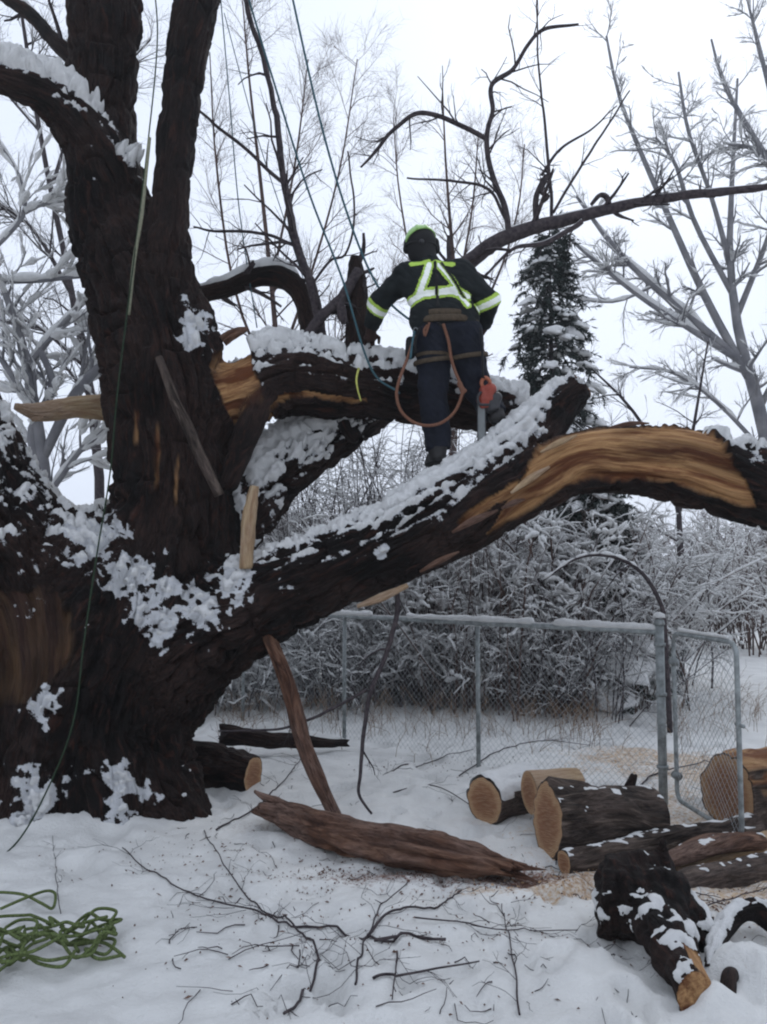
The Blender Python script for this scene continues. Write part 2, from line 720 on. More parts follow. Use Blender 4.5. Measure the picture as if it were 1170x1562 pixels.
c2 = mixc(t, m2.outputs[0], c1, (0.22, 0.125, 0.095))
t.links.new(c2, b.inputs['Base Color'])
b.inputs['Roughness'].default_value = 0.92
spec(b, 0.12)
bump(t, b, noise(t, coords(t, None), 48, 6, 0.65), 0.7, 0.02)
M_GROUND = m

# sawn end grain: rings about the pith ('grain' = in-plane metres), darker heart ('rad' = 0 pith .. 1 bark)
m, t, b = nt('sawn_end_grain')
a = nd(t, 'ShaderNodeAttribute')
a.attribute_name = 'grain'
ar = nd(t, 'ShaderNodeAttribute')
ar.attribute_name = 'rad'
wv = nd(t, 'ShaderNodeTexWave', wave_type='RINGS', rings_direction='Z')
wv.inputs['Scale'].default_value = 26
wv.inputs['Distortion'].default_value = 3.0
wv.inputs['Detail'].default_value = 4
wv.inputs['Detail Scale'].default_value = 1.5
t.links.new(a.outputs['Vector'], wv.inputs['Vector'])
n1 = noise(t, a.outputs['Vector'], 14, 5, 0.65)
mp = nd(t, 'ShaderNodeMapping')
mp.inputs['Scale'].default_value = (12, 150, 1)
mp.inputs['Rotation'].default_value = (0, 0, 0.5)
t.links.new(a.outputs['Vector'], mp.inputs['Vector'])
saw = noise(t, mp.outputs[0], 1.0, 3)
hs = nd(t, 'ShaderNodeMath', operation='MULTIPLY_ADD')
t.links.new(n1, hs.inputs[0])
hs.inputs[1].default_value = 0.35
t.links.new(ar.outputs['Fac'], hs.inputs[2])
heart = ramp(t, hs.outputs[0], [(0.15, (0.17, 0.075, 0.042)), (0.80, (0.25, 0.12, 0.065)), (1.0, (0.40, 0.25, 0.14))])
rc = mixc(t, ramp(t, wv.outputs['Fac'], [(0.2, (0.0, 0.0, 0.0)), (0.9, (0.6, 0.6, 0.6))]), heart, (0.17, 0.085, 0.045))
t.links.new(mixc(t, ramp(t, saw, [(0.45, (0, 0, 0)), (0.8, (0.5, 0.5, 0.5))]), rc, (0.52, 0.38, 0.24)), b.inputs['Base Color'])
b.inputs['Roughness'].default_value = 0.85
spec(b, 0.15)
bump(t, b, saw, 0.5, 0.006)
M_END = m


def plain(name, col, rough=0.7, metal=0.0, sp=0.4, var=0.25, scale=20, bmp=0.0, bscale=120, bdist=0.004):
    m, t, b = nt(name)
    n = noise(t, coords(t, None), scale, 4)
    lo = tuple(c * (1 - var) for c in col)
    hi = tuple(min(1, c * (1 + var)) for c in col)
    t.links.new(ramp(t, n, [(0.3, lo), (0.7, hi)]), b.inputs['Base Color'])
    b.inputs['Roughness'].default_value = rough
    b.inputs['Metallic'].default_value = metal
    spec(b, sp)
    if bmp:
        bump(t, b, noise(t, coords(t, None), bscale, 3), bmp, bdist)
    return m


M_STEEL = plain('galvanised_steel', (0.25, 0.27, 0.27), 0.6, 0.45, 0.4, 0.4, 22, 0.3, 60)
M_WIRE = plain('galvanised_wire', (0.36, 0.38, 0.39), 0.55, 0.4, 0.4, 0.2, 9)
M_NEEDLE = plain('evergreen_needles', (0.014, 0.024, 0.020), 0.7, 0, 0.3, 0.4, 6)
M_JACKET = plain('dark_work_jacket', (0.010, 0.013, 0.014), 0.85, 0, 0.2, 0.3, 14, 0.3, 160)
M_TROUSER = plain('navy_work_trousers', (0.009, 0.011, 0.018), 0.88, 0, 0.2, 0.35, 12, 0.3, 160)
M_BOOT = plain('black_boot_leather', (0.010, 0.009, 0.009), 0.6, 0, 0.4)
M_GLOVE = plain('brown_glove', (0.035, 0.020, 0.017), 0.85, 0, 0.2, 0.3, 40)
M_SKIN = plain('skin', (0.42, 0.25, 0.18), 0.55, 0, 0.4, 0.1)
M_HELMET = plain('green_helmet_plastic', (0.30, 0.52, 0.16), 0.35, 0, 0.5, 0.08)
M_BLACK = plain('black_webbing', (0.008, 0.008, 0.009), 0.75, 0, 0.3)
M_BELT = plain('brown_harness_webbing', (0.07, 0.052, 0.035), 0.85, 0, 0.2, 0.3, 50)
M_HIVIS = plain('yellow_green_fabric', (0.40, 0.58, 0.09), 0.7, 0, 0.3, 0.12, 30)
M_SILVER = plain('silver_reflective_tape', (0.90, 0.93, 0.86), 0.42, 0.0, 0.6, 0.05, 30)
M_ROPE_TEAL = plain('blue_green_rope', (0.045, 0.10, 0.12), 0.8, 0, 0.2, 0.25, 90)
M_ROPE_GREEN = plain('green_rope', (0.12, 0.155, 0.06), 0.92, 0, 0.1, 0.55, 130, 1.0, 320, 0.006)
M_ROPE_DARK = plain('dark_green_rope', (0.022, 0.040, 0.022), 0.85, 0, 0.2, 0.3, 90)
M_ROPE_PALE = plain('weathered_pale_rope', (0.20, 0.20, 0.14), 0.85, 0, 0.2, 0.3, 90)
M_ROPE_BROWN = plain('brown_lanyard_rope', (0.16, 0.075, 0.048), 0.85, 0, 0.2, 0.25, 120)
M_RED = plain('red_orange_saw_plastic', (0.24, 0.035, 0.018), 0.6, 0, 0.5, 0.15)
M_ORANGE = plain('orange_plastic', (0.34, 0.10, 0.045), 0.6, 0, 0.5, 0.1)
M_DARKPL = plain('dark_saw_plastic', (0.03, 0.03, 0.033), 0.5)
M_BAR = plain('saw_bar_steel', (0.16, 0.17, 0.17), 0.5, 0.5, 0.5, 0.15)
M_TAPE = plain('yellow_cord', (0.5, 0.5, 0.12), 0.7)

# ------------------------------------------------------------------ ground
def graded(a, b, step, far_lo, far_hi, n):
    core = np.arange(a, b + step * 0.5, step)
    g = np.linspace(0, 1, n + 1)[1:] ** 3.0
    k = step * n * np.linspace(0, 1, n + 1)[1:]
    hi = core[-1] + k + g * (far_hi - core[-1] - k[-1])
    lo = core[0] - k - g * (core[0] - k[-1] - far_lo)
    return np.concatenate([lo[::-1], core, hi])


_pg = np.random.default_rng(12)
PRINTS = []
for (x0, y0, x1, y1, n_) in ((-0.6, 2.9, 0.5, 4.6, 7), (0.9, 3.0, 0.7, 4.7, 6), (-0.2, 3.3, -1.0, 5.0, 6), (0.3, 5.3, 1.2, 6.0, 4), (1.5, 4.6, 1.9, 5.4, 3)):
    for k_ in range(n_):
        t_ = k_ / n_
        an_ = math.atan2(y1 - y0, x1 - x0)
        PRINTS.append((x0 + (x1 - x0) * t_ + _pg.normal(0, 0.05) + (0.09 if k_ % 2 else -0.09) * math.sin(an_), y0 + (y1 - y0) * t_ + _pg.normal(0, 0.05), an_ + _pg.normal(0, 0.25)))


def gh(x, y):
    x = np.asarray(x, dtype=float)
    y = np.asarray(y, dtype=float)
    p = np.stack([x, y, np.zeros_like(x)], -1)
    h = 0.05 * fbm(p * 0.55, 2, 5) + 0.018 * fbm(p * 2.6, 2, 8)
    near = sstep(14, 9, np.abs(y - 4))
    fine = 0.022 * fbm(p * 7, 3, 11) + 0.02 * np.maximum(fbm(p * 3.3, 2, 21), 0) + 0.011 * fbm(p * 20, 2, 31)
    pits = -0.06 * sstep(0.34, 0.55, fbm(p * 2.9, 2, 41)) - 0.03 * sstep(0.35, 0.6, fbm(p * 6.5, 2, 43))
    for (fx, fy, fa_) in PRINTS:
        u_ = (x - fx) * math.cos(fa_) + (y - fy) * math.sin(fa_)
        v_ = -(x - fx) * math.sin(fa_) + (y - fy) * math.cos(fa_)
        r_ = np.sqrt((u_ / 0.15) ** 2 + (v_ / (0.055 + 0.01 * np.sign(u_))) ** 2)
        h = h - 0.035 * sstep(1.15, 0.8, r_) + 0.012 * np.exp(-((r_ - 1.35) / 0.25) ** 2)
    h = h + near * (fine + pits)
    return h * sstep(1.5, 3.0, np.abs(y)) + 0.35 * sstep(14, 60, y) * (0.5 + fbm(p * 0.06, 2, 2))


TRUNK_C = A([-2.42, 6.5, 0])
ROCKS = []   # lumps of snow: (x, y, radius, height)


def gauss(x, y, px, py, rx, ry, amp=1.0):
    c = G(px, py)
    return amp * np.exp(-(((x - c[0]) / rx) ** 2 + ((y - c[1]) / ry) ** 2))


def build_ground():
    xs = graded(-3.4, 3.4, 0.029, -290, 290, 42)
    ys = graded(2.2, 8.6, 0.029, -60, 400, 46)
    X, Y = np.meshgrid(xs, ys, indexing='ij')
    p = np.stack([X, Y, np.zeros_like(X)], -1)
    Z = gh(X, Y)
    # snow banked against the trunk
    d = np.hypot(X - TRUNK_C[0], Y - TRUNK_C[1])
    Z += 0.09 * np.exp(-np.maximum(d - 0.95, 0) / 0.25) * (0.6 + 0.6 * fbm(p * 3, 2, 51))
    for (rx, ry, rr, hh) in ROCKS:
        Z += hh * np.exp(-((X - rx) ** 2 + (Y - ry) ** 2) / rr ** 2) * (1 + 0.6 * fbm(p * 8, 2, 61))
    n = 0.5 + 0.7 * fbm(p * 1.7, 3, 71)
    dust = gauss(X, Y, 1050, 1280, 1.0, 0.62, 1.5) + gauss(X, Y, 1000, 1350, 0.35, 0.25, 0.5) + gauss(X, Y, 940, 1150, 0.9, 0.8, 0.8) \
        + gauss(X, Y, 1120, 1180, 1.1, 0.8, 1.2) + gauss(X, Y, 870, 1350, 0.4, 0.14, 0.55) + gauss(X, Y, 1130, 1395, 0.35, 0.3, 1.0) \
        + gauss(X, Y, 740, 1360, 0.35, 0.10, 0.5) + gauss(X, Y, 900, 1345, 0.5, 0.22, 0.9) + gauss(X, Y, 1130, 1340, 0.5, 0.3, 1.2) + gauss(X, Y, 1010, 1230, 0.5, 0.4, 0.9) + gauss(X, Y, 300, 1240, 0.5, 0.25, 0.16)
    n5 = fbm(p * 4.5, 3, 73)
    dust = np.clip(dust * (0.5 + 0.6 * n + 0.5 * n5), 0, 1)
    dirt = gauss(X, Y, 640, 1335, 0.75, 0.22, 0.6) + gauss(X, Y, 800, 1330, 0.3, 0.16, 0.6) + gauss(X, Y, 400, 1255, 0.35, 0.15, 0.5) \
        + gauss(X, Y, 700, 1190, 0.7, 0.5, 0.22) + gauss(X, Y, 1100, 1400, 0.25, 0.18, 0.4)
    dirt = np.clip(dirt * (0.4 + 0.75 * n), 0, 1)
    V = np.stack([X, Y, Z], -1).reshape(-1, 3)
    nx, ny = X.shape
    i, j = np.meshgrid(np.arange(nx - 1), np.arange(ny - 1), indexing='ij')
    a = (i * ny + j).ravel()
    F = np.stack([a, a + ny, a + ny + 1, a + 1], -1)
    o = obj('snowy_ground', V, F, M_GROUND, attrs={'dust': dust.ravel(), 'dirt': dirt.ravel()}, origin=(0, 0, 0))
    tag(o, 'trampled snow with sawdust around the logs', None, None, 'structure')


for (px, py, r, h) in ((1150, 1500, 0.16, 0.14), (1085, 1555, 0.12, 0.08), (900, 1490, 0.2, 0.05), (600, 1200, 0.4, 0.05)):
    c = G(px, py)
    ROCKS.append((c[0], c[1], r, h))
build_ground()


# ------------------------------------------------------------------ the old tree
def limb_coords(V, pts):
    """distance to polyline, arc length, offset in a transported frame"""
    pts = np.asarray(pts, dtype=float)
    seg = pts[1:] - pts[:-1]
    L = np.linalg.norm(seg, axis=1)
    cum = np.concatenate([[0], np.cumsum(L)])
    T = seg / L[:, None]
    e1 = unit(np.cross(T[0], A([0.13, 0.93, 0.2])))
    E1 = [e1]
    for k in range(1, len(T)):
        e1 = unit(e1 - T[k] * (e1 @ T[k]))
        E1.append(e1)
    best = np.full(len(V), 1e9)
    s = np.zeros(len(V))
    off = np.zeros((len(V), 3))
    loc = np.zeros((len(V), 2))
    for k in range(len(seg)):
        w = V - pts[k]
        t = np.clip((w @ T[k]) / L[k], 0, 1)
        o = w - (t * L[k])[:, None] * T[k]
        d = np.linalg.norm(o, axis=1)
        m = d < best
        best[m] = d[m]
        s[m] = cum[k] + t[m] * L[k]
        off[m] = o[m]
        loc[m] = np.stack([o[m] @ E1[k], o[m] @ np.cross(T[k], E1[k])], -1)
    return best, s, off, loc, cum


class Limb:
    def __init__(self, name, ctrl, k=0.14, cut1=None, cut0=None, snow=(0.5, 0.03), n=None, bark=1.0, ground=False):
        p = A([np.append(P(x, y, d), hw * m_per_px(d)) for x, y, d, hw in ctrl])
        n = n or max(6, 4 * len(ctrl))
        q = catmull(p, n)
        self.name, self.pts, self.rad = name, q[:, :3], q[:, 3]
        self.k, self.cut0, self.cut1, self.snow, self.bark = k, cut0, cut1, snow, bark


LIMBS = [
    Limb('trunk', [(88, 1300, 6.5, 205), (92, 1210, 6.5, 192), (100, 1100, 6.5, 180), (125, 1000, 6.5, 178), (160, 930, 6.5, 150)], 0.2, snow=(0.80, 0.03)),
    Limb('stem', [(190, 1010, 6.45, 130), (245, 900, 6.45, 112), (264, 800, 6.45, 94), (262, 690, 6.45, 86), (250, 570, 6.45, 88), (214, 440, 6.5, 80), (170, 330, 6.5, 62),
                  (158, 200, 6.5, 46), (158, 80, 6.5, 50), (160, 0, 6.5, 54), (160, -160, 6.5, 52), (150, -330, 6.5, 46)], 0.10, snow=(0.85, 0.03)),
    Limb('stem', [(248, 500, 6.35, 52), (254, 390, 6.33, 40), (259, 310, 6.3, 29), (270, 200, 6.3, 29), (284, 100, 6.3, 32), (301, 0, 6.3, 35), (332, -160, 6.3, 34), (372, -330, 6.3, 30)], 0.02, snow=(0.9, 0.03)),
    Limb('limb', [(60, 1010, 6.35, 150), (0, 880, 6.25, 135), (-50, 780, 6.15, 118), (-128, 610, 6.0, 105), (-200, 420, 5.9, 95), (-260, 200, 5.8, 90)], 0.16, snow=(0.50, 0.035)),
    Limb('limb', [(165, 270, 6.4, 48), (125, 200, 6.3, 42), (75, 150, 6.2, 32), (20, 122, 6.1, 27), (-60, 100, 6.0, 27), (-200, 70, 5.9, 26)], 0.1, snow=(0.35, 0.10)),
    Limb('limb', [(190, 1040, 6.45, 120), (300, 965, 6.3, 88), (390, 920, 6.22, 68), (500, 872, 6.15, 60), (600, 826, 6.1, 60), (700, 762, 6.1, 56), (790, 686, 6.15, 42), (850, 623, 6.2, 32), (884, 589, 6.22, 25)], 0.14, cut1=True, snow=(0.27, 0.034)),
    Limb('limb', [(620, 862, 6.02, 26), (700, 805, 5.98, 42), (790, 752, 5.92, 45), (870, 710, 5.85, 50), (950, 700, 5.8, 54), (1040, 708, 5.7, 60), (1110, 730, 5.65, 57), (1180, 752, 5.6, 53), (1300, 810, 5.5, 48), (1420, 900, 5.4, 44)], 0.05, snow=(0.62, 0.035)),
    Limb('limb', [(300, 620, 6.5, 60), (365, 598, 6.55, 54), (430, 578, 6.65, 58), (500, 586, 6.7, 54), (570, 594, 6.7, 48), (650, 606, 6.72, 44), (740, 622, 6.74, 38), (805, 628, 6.75, 30)], 0.08, cut1=True, snow=(0.45, 0.06)),
    Limb('limb', [(320, 830, 6.7, 50), (400, 740, 6.95, 54), (460, 695, 7.1, 48), (540, 640, 7.3, 40), (620, 580, 7.6, 34)], 0.1, snow=(-0.05, 0.06)),
    Limb('limb', [(350, 735, 6.2, 15), (372, 672, 6.3, 18), (398, 605, 6.42, 22)], 0.05, snow=(0.95, 0.02)),
    Limb('limb', [(195, 1150, 6.2, 84), (240, 1220, 6.05, 66), (278, 1270, 5.95, 46)], 0.16, snow=(0.9, 0.03)),
    Limb('limb', [(90, 1130, 6.1, 80), (60, 1230, 5.85, 65), (50, 1300, 5.75, 50)], 0.16, snow=(0.9, 0.03)),
    Limb('limb', [(150, 1130, 6.0, 60), (170, 1230, 5.85, 50), (180, 1290, 5.8, 40)], 0.1, snow=(0.9, 0.03)),
]
LIMBS[10].name = LIMBS[11].name = LIMBS[12].name = 'root'
LIMBS[9].name = 'splintered_strip'
# extra clumps of snow caught in the crotch and on the flutes (position, radius, gain)
CLUMPS = [(P(235, 925, 6.0), 0.17, 1.0), (P(300, 930, 5.95), 0.16, 0.9), (P(205, 880, 6.0), 0.16, 0.95), (P(150, 820, 6.05), 0.20, 0.8), (P(350, 890, 6.0), 0.15, 0.8),
          (P(316, 480, 6.2), 0.14, 0.85), (P(300, 520, 6.15), 0.09, 0.8), (P(255, 945, 5.9), 0.13, 0.85), (P(185, 1222, 5.6), 0.17, 0.75), (P(215, 1200, 5.65), 0.11, 0.7),
          (P(45, 1215, 5.5), 0.18, 0.75), (P(50, 1085, 5.55), 0.13, 0.85), (P(85, 1105, 5.5), 0.07, 0.8), (P(20, 1230, 5.4), 0.14, 0.7), (P(80, 700, 5.9), 0.2, 0.55), (P(40, 640, 5.8), 0.2, 0.5),
          (P(440, 905, 5.85), 0.06, 0.7), (P(585, 845, 5.8), 0.06, 0.8), (P(180, 300, 6.1), 0.05, 0.8), (P(190, 385, 6.05), 0.05, 0.8)]


def build_old_tree():
    res = 0.0140
    lo = A([-5.1, 4.75, -0.12])
    hi = A([3.2, 8.0, 7.2])
    fld = Field(lo, hi, res)
    for l in LIMBS:
        fld.limb(l.pts, l.rad, l.k, l.cut0, l.cut1)
    V, F = fld.mesh()
    del fld.f
    V = relax(V, F, 1, 0.5)
    N = vnormals(V, F)
    # nearest limbs
    D = []
    C = []
    for l in LIMBS:
        d, s, off, loc, cum = limb_coords(V, l.pts)
        r = np.interp(s, cum, l.rad)
        D.append(d - r)
        C.append((s, off, loc, r, cum))
    D = np.stack(D, -1)
    own = D.argmin(1)
    dmin = D.min(1)
    Wt = np.clip(1 - (D - dmin[:, None]) / 0.10, 0, 1) ** 2
    Wt /= Wt.sum(1, keepdims=True)
    disp = np.zeros(len(V))
    wood = np.zeros(len(V))
    grain = np.zeros((len(V), 3))
    for i, l in enumerate(LIMBS):
        m = Wt[:, i] > 0
        if not m.any():
            continue
        s, off, loc, r, cum = (x[m] if isinstance(x, np.ndarray) and len(x) == len(V) else x for x in C[i])
        q3 = np.column_stack([loc, s])
        # furrowed bark: long plates that wander, deep cracks between
        warp = 0.06 * np.stack([fbm(q3 * A([4, 4, 2.0]), 2, 5 + i), fbm(q3 * A([4, 4, 2.0]), 2, 55 + i), np.zeros(m.sum())], -1)
        q = q3 + warp
        c1 = np.minimum(np.abs(vnoise(q * A([13, 13, 1.9]), 3 * i)) * 2.6, np.minimum(0.8, 0.1 + np.abs(vnoise(q * A([5, 5, 4.6]), 3 * i + 800)) * 4.0))
        c2 = np.abs(vnoise(q * A([27, 27, 4.5]), 3 * i + 1))
        big = fbm(q * A([3.4, 3.4, 0.8]), 2, 3 * i + 2)
        sc = np.clip(r / 0.35, 0.25, 1.0) * l.bark
        h = sc * (0.075 * (c1 - 0.55) + 0.04 * (c2 - 0.3) + 0.006 * vnoise(V[m] * 45, 60 + i)) + 0.07 * np.clip(r / 0.5, 0.15, 1.2) * big
        w = np.zeros(m.sum())
        Vm, Nm = V[m], N[m]
        u = off / np.maximum(np.linalg.norm(off, axis=1, keepdims=True), 1e-6)
        edge = 0.25 * fbm(q3 * A([9, 9, 3]), 2, 91)
        if i == 6:       # torn limb: its camera side split open
            x0, x1 = P(775, 745, 5.92)[0], P(1112, 735, 5.65)[0]
            xx = Vm[:, 0] + 0.12 * edge
            w = sstep(x0, x0 + 0.05, xx - 0.25 * (u[:, 2] - 0.1)) * sstep(x1 + 0.03, x1 - 0.03, xx + 0.14 * u[:, 2]) * sstep(0.25, 0.05, u[:, 1] + edge * 0.5) * sstep(-0.72, -0.6, u[:, 2] + edge * 0.6)
            x2 = P(690, 805, 5.95)[0]
            w2 = sstep(x2, x2 + 0.05, xx) * sstep(x0 + 0.06, x0, xx) * sstep(0.18, 0.1, np.abs(u[:, 2] - 0.02 + edge))
            w = np.maximum(w, w2 * (u[:, 1] < 0))
        if i == 7:       # limb torn at the stem
            xa, xb = P(345, 590, 6.5)[0], P(398, 585, 6.5)[0]
            xx = Vm[:, 0] + 0.1 * edge + 0.10 * u[:, 2]
            w = sstep(xa - 0.02, xa + 0.02, xx) * sstep(xb + 0.03, xb - 0.03, xx) * sstep(0.5, 0.3, u[:, 1])
            w = np.maximum(w, sstep(0.07, 0.04, np.abs(u[:, 2] + 0.62 + 0.4 * edge)) * (Vm[:, 0] < P(560, 600, 6.6)[0]) * (Vm[:, 0] > xb) * (u[:, 1] < 0) * 0.8)
        if l.cut1:
            n = unit(l.pts[-1] - l.pts[-2])
            pl = (Vm - l.pts[-1]) @ n
            cut = sstep(-0.012, -0.004, pl)
            w = np.maximum(w, cut)
            h = h * (1 - cut)
        if i in (0, 3):  # old healed scar with swirling grain low on the trunk
            c = P(25, 985, 5.55)
            dd = np.sqrt(((Vm - c)[:, 0] / 0.36) ** 2 + ((Vm - c)[:, 2] / 0.42) ** 2 + ((Vm - c)[:, 1] / 0.6) ** 2)
            c2_ = c + A([-0.55, 0, -0.28])
            ar_ = np.hypot((Vm[:, 0] - c2_[0]) / 0.36, (Vm[:, 2] - c2_[2]) / 0.6) + 0.12 * edge + 0.1 * vnoise(Vm * 3, 71)
            sc_ = sstep(1.1, 0.75, dd + edge)
            h = h * (1 - sc_) + sc_ * (-0.06 + 0.035 * vnoise(np.column_stack([ar_ * 7, Vm[:, 0] * 2, Vm[:, 2] * 2]), 77))
            w = np.maximum(w, (0.12 + 0.08 * vnoise(np.column_stack([ar_ * 5, Vm[:, 2] * 3, 0 * dd]), 72)) * sstep(0.1, 0.9, sc_ + 0.3 * edge))
            h = h + sc_ * 0.02 * vnoise(np.column_stack([ar_ * 22, Vm[:, 2] * 4, 0 * dd]), 79)
            sq = np.column_stack([ar_ * 0.36, 0 * dd, Vm[:, 2] * 0.6])
            q = np.where((sc_ > 0.4)[:, None], sq, q)
        if i == 1:       # bare streaks where bark has come away
            for (px, py, ln, wd) in ((238, 690, 0.26, 0.022), (268, 735, 0.2, 0.014), (205, 650, 0.15, 0.012)):
                c = P(px, py, 6.0)
                w = np.maximum(w, 0.55 * sstep(1.1, 0.6, np.hypot((Vm[:, 0] - c[0] + 0.02 * edge) / wd, (Vm[:, 2] - c[2]) / ln) + edge) * (u[:, 1] < 0))
        fibre = 0.010 * vnoise(q * A([40, 40, 1.2]), 300 + i) + 0.022 * vnoise(q * A([13, 13, 0.9]), 400 + i)
        if i in (6, 7):
            w = sstep(0.35, 0.65, w)
            h = h * (1 - w) + w * (-0.042 + 1.3 * fibre)
        if i == 6:
            x3, x4 = P(880, 700, 5.85)[0], P(1000, 700, 5.75)[0]
            hw_ = sstep(x3, x4, Vm[:, 0]) * sstep(0.75, 0.45, u[:, 2]) * sstep(-0.35, -0.1, u[:, 2]) + 0.5 * sstep(0.1, 0.4, vnoise(q * A([9, 9, 0.9]), 501))
            w = w * (1 - np.clip(hw_, 0, 1) * (0.38 + 0.3 * vnoise(q * A([16, 16, 1.1]), 502)))
        disp[m] += Wt[m, i] * h
        wood[m] += Wt[m, i] * w
        own_m = own[m] == i
        gm = grain[m]
        gm[own_m] = q[own_m]
        grain[m] = gm
    V2 = V + N * disp[:, None]
    N2 = vnormals(V2, F)
    root = thing('old_tree', (TRUNK_C[0], TRUNK_C[1], 0), 'huge dark old tree with forked trunk and storm-torn limbs dusted with snow', 'tree')
    # snow amount per vertex
    am = np.zeros(len(V))
    frost = np.zeros(len(V))
    nz = 0.5 * fbm(V * 6.5, 3, 13) + 0.62 * fbm(V * 21, 3, 14)
    Ns = unit(0.5 * N + 0.5 * relax(N2, F, 2, 0.6))
    for i, l in enumerate(LIMBS):
        m = own == i
        thr = l.snow[0]
        if i == 5:
            thr = thr + 0.30 * sstep(P(800, 650, 6.15)[0], P(875, 590, 6.2)[0], V[m, 0]) + 0.42 * sstep(P(640, 800, 6.1)[0], P(380, 900, 6.2)[0], V[m, 0])
        if i == 6:
            thr = thr + 0.9 * sstep(P(1085, 660, 5.65)[0], P(1030, 660, 5.7)[0], V[m, 0])
        fz = Ns[m, 2] + 0.9 * nz[m] + 3.0 * np.clip(disp[m], -0.05, 0.03)
        am[m] = sstep(thr + 0.06, thr + 0.55, fz) * l.snow[1]
        frost[m] = sstep(thr - 0.35, thr + 0.25, fz) * (0.74 if l.snow[0] < 0.7 else 0.0)
    gain = np.zeros(len(V))
    for c, r, g in CLUMPS:
        d = np.linalg.norm(V - c, axis=1)
        gain = np.maximum(gain, g * np.clip(1.25 - d / r * 0.62, 0, 1))
    cl = gain + 1.0 * nz + 0.3 * Ns[:, 2] - 0.16 + 2.5 * np.clip(disp, -0.05, 0.03)
    am = np.maximum(am, 0.019 * sstep(0.68, 1.05, cl))
    frost = np.maximum(frost, 0.78 * sstep(0.15, 0.55, cl) * (gain > 0.05))
    am[wood > 0.3] *= 0.0
    # thick snow on the torn limb's right shoulder and on top of the stem stub
    fo = own[F[:, 0]]
    parts = {}
    for i, l in enumerate(LIMBS):
        f = F[fo == i]
        if not len(f):
            continue
        v, ff, (g_, w_, fr_) = compact(V2, f, (grain, wood, frost * (wood < 0.2)))
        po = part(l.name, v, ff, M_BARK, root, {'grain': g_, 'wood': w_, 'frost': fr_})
        sk = f[(am[f] > 0.0015).any(1)]
        if len(sk):
            d = unit(N * 0.6 + A([0, 0, 0.55]))
            a2 = am * (1 + 0.5 * fbm(V * 26, 2, 99)) + 0.006 * vnoise(V * 50, 98) * (am > 0.004)
            base = V + N * np.maximum(disp, -0.012)[:, None] * 0.6 + N2 * 0.4 * disp[:, None]
            W = np.where((am > 0.0015)[:, None], base + d * a2[:, None] + N * 0.006, V2 - N * 0.012)
            v, ff, _ = compact(W, sk)
            part('snow', v, ff, M_SNOW, po, kind='stuff')
    return root


TREE = build_old_tree()


# ---- smaller boughs of the old tree, each a part with its twigs and snow
def bough(ctrl, name='branch', twig=(3, 0.5), seed=1, snow=None, sides=7, mat=None, twigs2=2, up=0.0, droop=0.0, parent=None, wob=0.02, rmin=0.0016):
    parent = parent or TREE
    mat = mat or M_TWIG
    p = A([np.append(P(x, y, d), hw * m_per_px(d)) for x, y, d, hw in ctrl])
    q = catmull(p, max(12, 7 * len(ctrl)))
    q[:, :3] += wob * np.stack([fbm(q[:, :3] * 3.5 + 13 * k, 2, seed + k) for k in range(3)], -1)
    v, f = tubes(q[:, :3], q[:, 3], sides, True)
    v = v + 0.0  # keep
    if q[0, 3] > 0.03:
        n = vnormals(v, [f[0]])
        v = v + n * (0.006 * vnoise(v * 25, seed))[:, None]
    sl_ = np.concatenate([[0], np.cumsum(np.linalg.norm(np.diff(q[:, :3], axis=0), axis=1))])
    th_ = np.arange(sides) * 2 * np.pi / sides
    gr_ = np.stack([(np.cos(th_)[None] * q[:, 3:4]).ravel(), (np.sin(th_)[None] * q[:, 3:4]).ravel(), np.repeat(sl_, sides)], -1) + A([seed, 0, 0])
    pr = part(name, v, f, mat, parent, {'grain': gr_, 'wood': np.zeros(len(v))})
    PP, RR = q[None, :, :3], q[None, :, 3]
    if twig:
        a, ra = grow(PP, RR, twig[0], (twig[1] * 0.4, twig[1]), (25, 70), 5, up, droop, 0.1, 1, 0.5, 0.4, 0.16, seed, 0.3, rmin)
        lst = [(a, ra)]
        if twigs2:
            b, rb = grow(a, ra, twigs2, (twig[1] * 0.2, twig[1] * 0.5), (25, 60), 4, up, droop, 0.15, 1, 0.6, 0.5, 0.18, seed + 50, 0.3, rmin * 0.8)
            lst.append((b, rb))
            c, rc = grow(b, rb, 2, (twig[1] * 0.1, twig[1] * 0.25), (25, 60), 3, up, droop, 0.15, 1, 0.7, 0.5, 0.15, seed + 90, 0.3, rmin * 0.7)
            lst.append((c, rc))
        tv, tf = merge([tubes(x, y, 3) for x, y in lst])
        part('twigs', tv, tf, M_TWIG, pr, kind='stuff')
    if snow:
        sq, sr = snow_strips(PP, RR, snow, 0.006, 1.1, seed)
        pad_ = np.pad(sr, ((0, 0), (3, 3)), mode='edge')
        sr = np.mean([pad_[:, k_:k_ + sr.shape[1]] for k_ in range(7)], 0)
        sq[..., 2] = PP[..., 2] + RR * 0.75 + sr * 0.35
        sv, sf = tubes(sq, sr, 10, True)
        n = vnormals(sv, [sf[0]])
        sv = sv + n * (0.4 * sr.max() * fbm(sv * 18, 2, seed))[:, None]
        part('snow', sv, sf, M_SNOW, pr)
    return pr


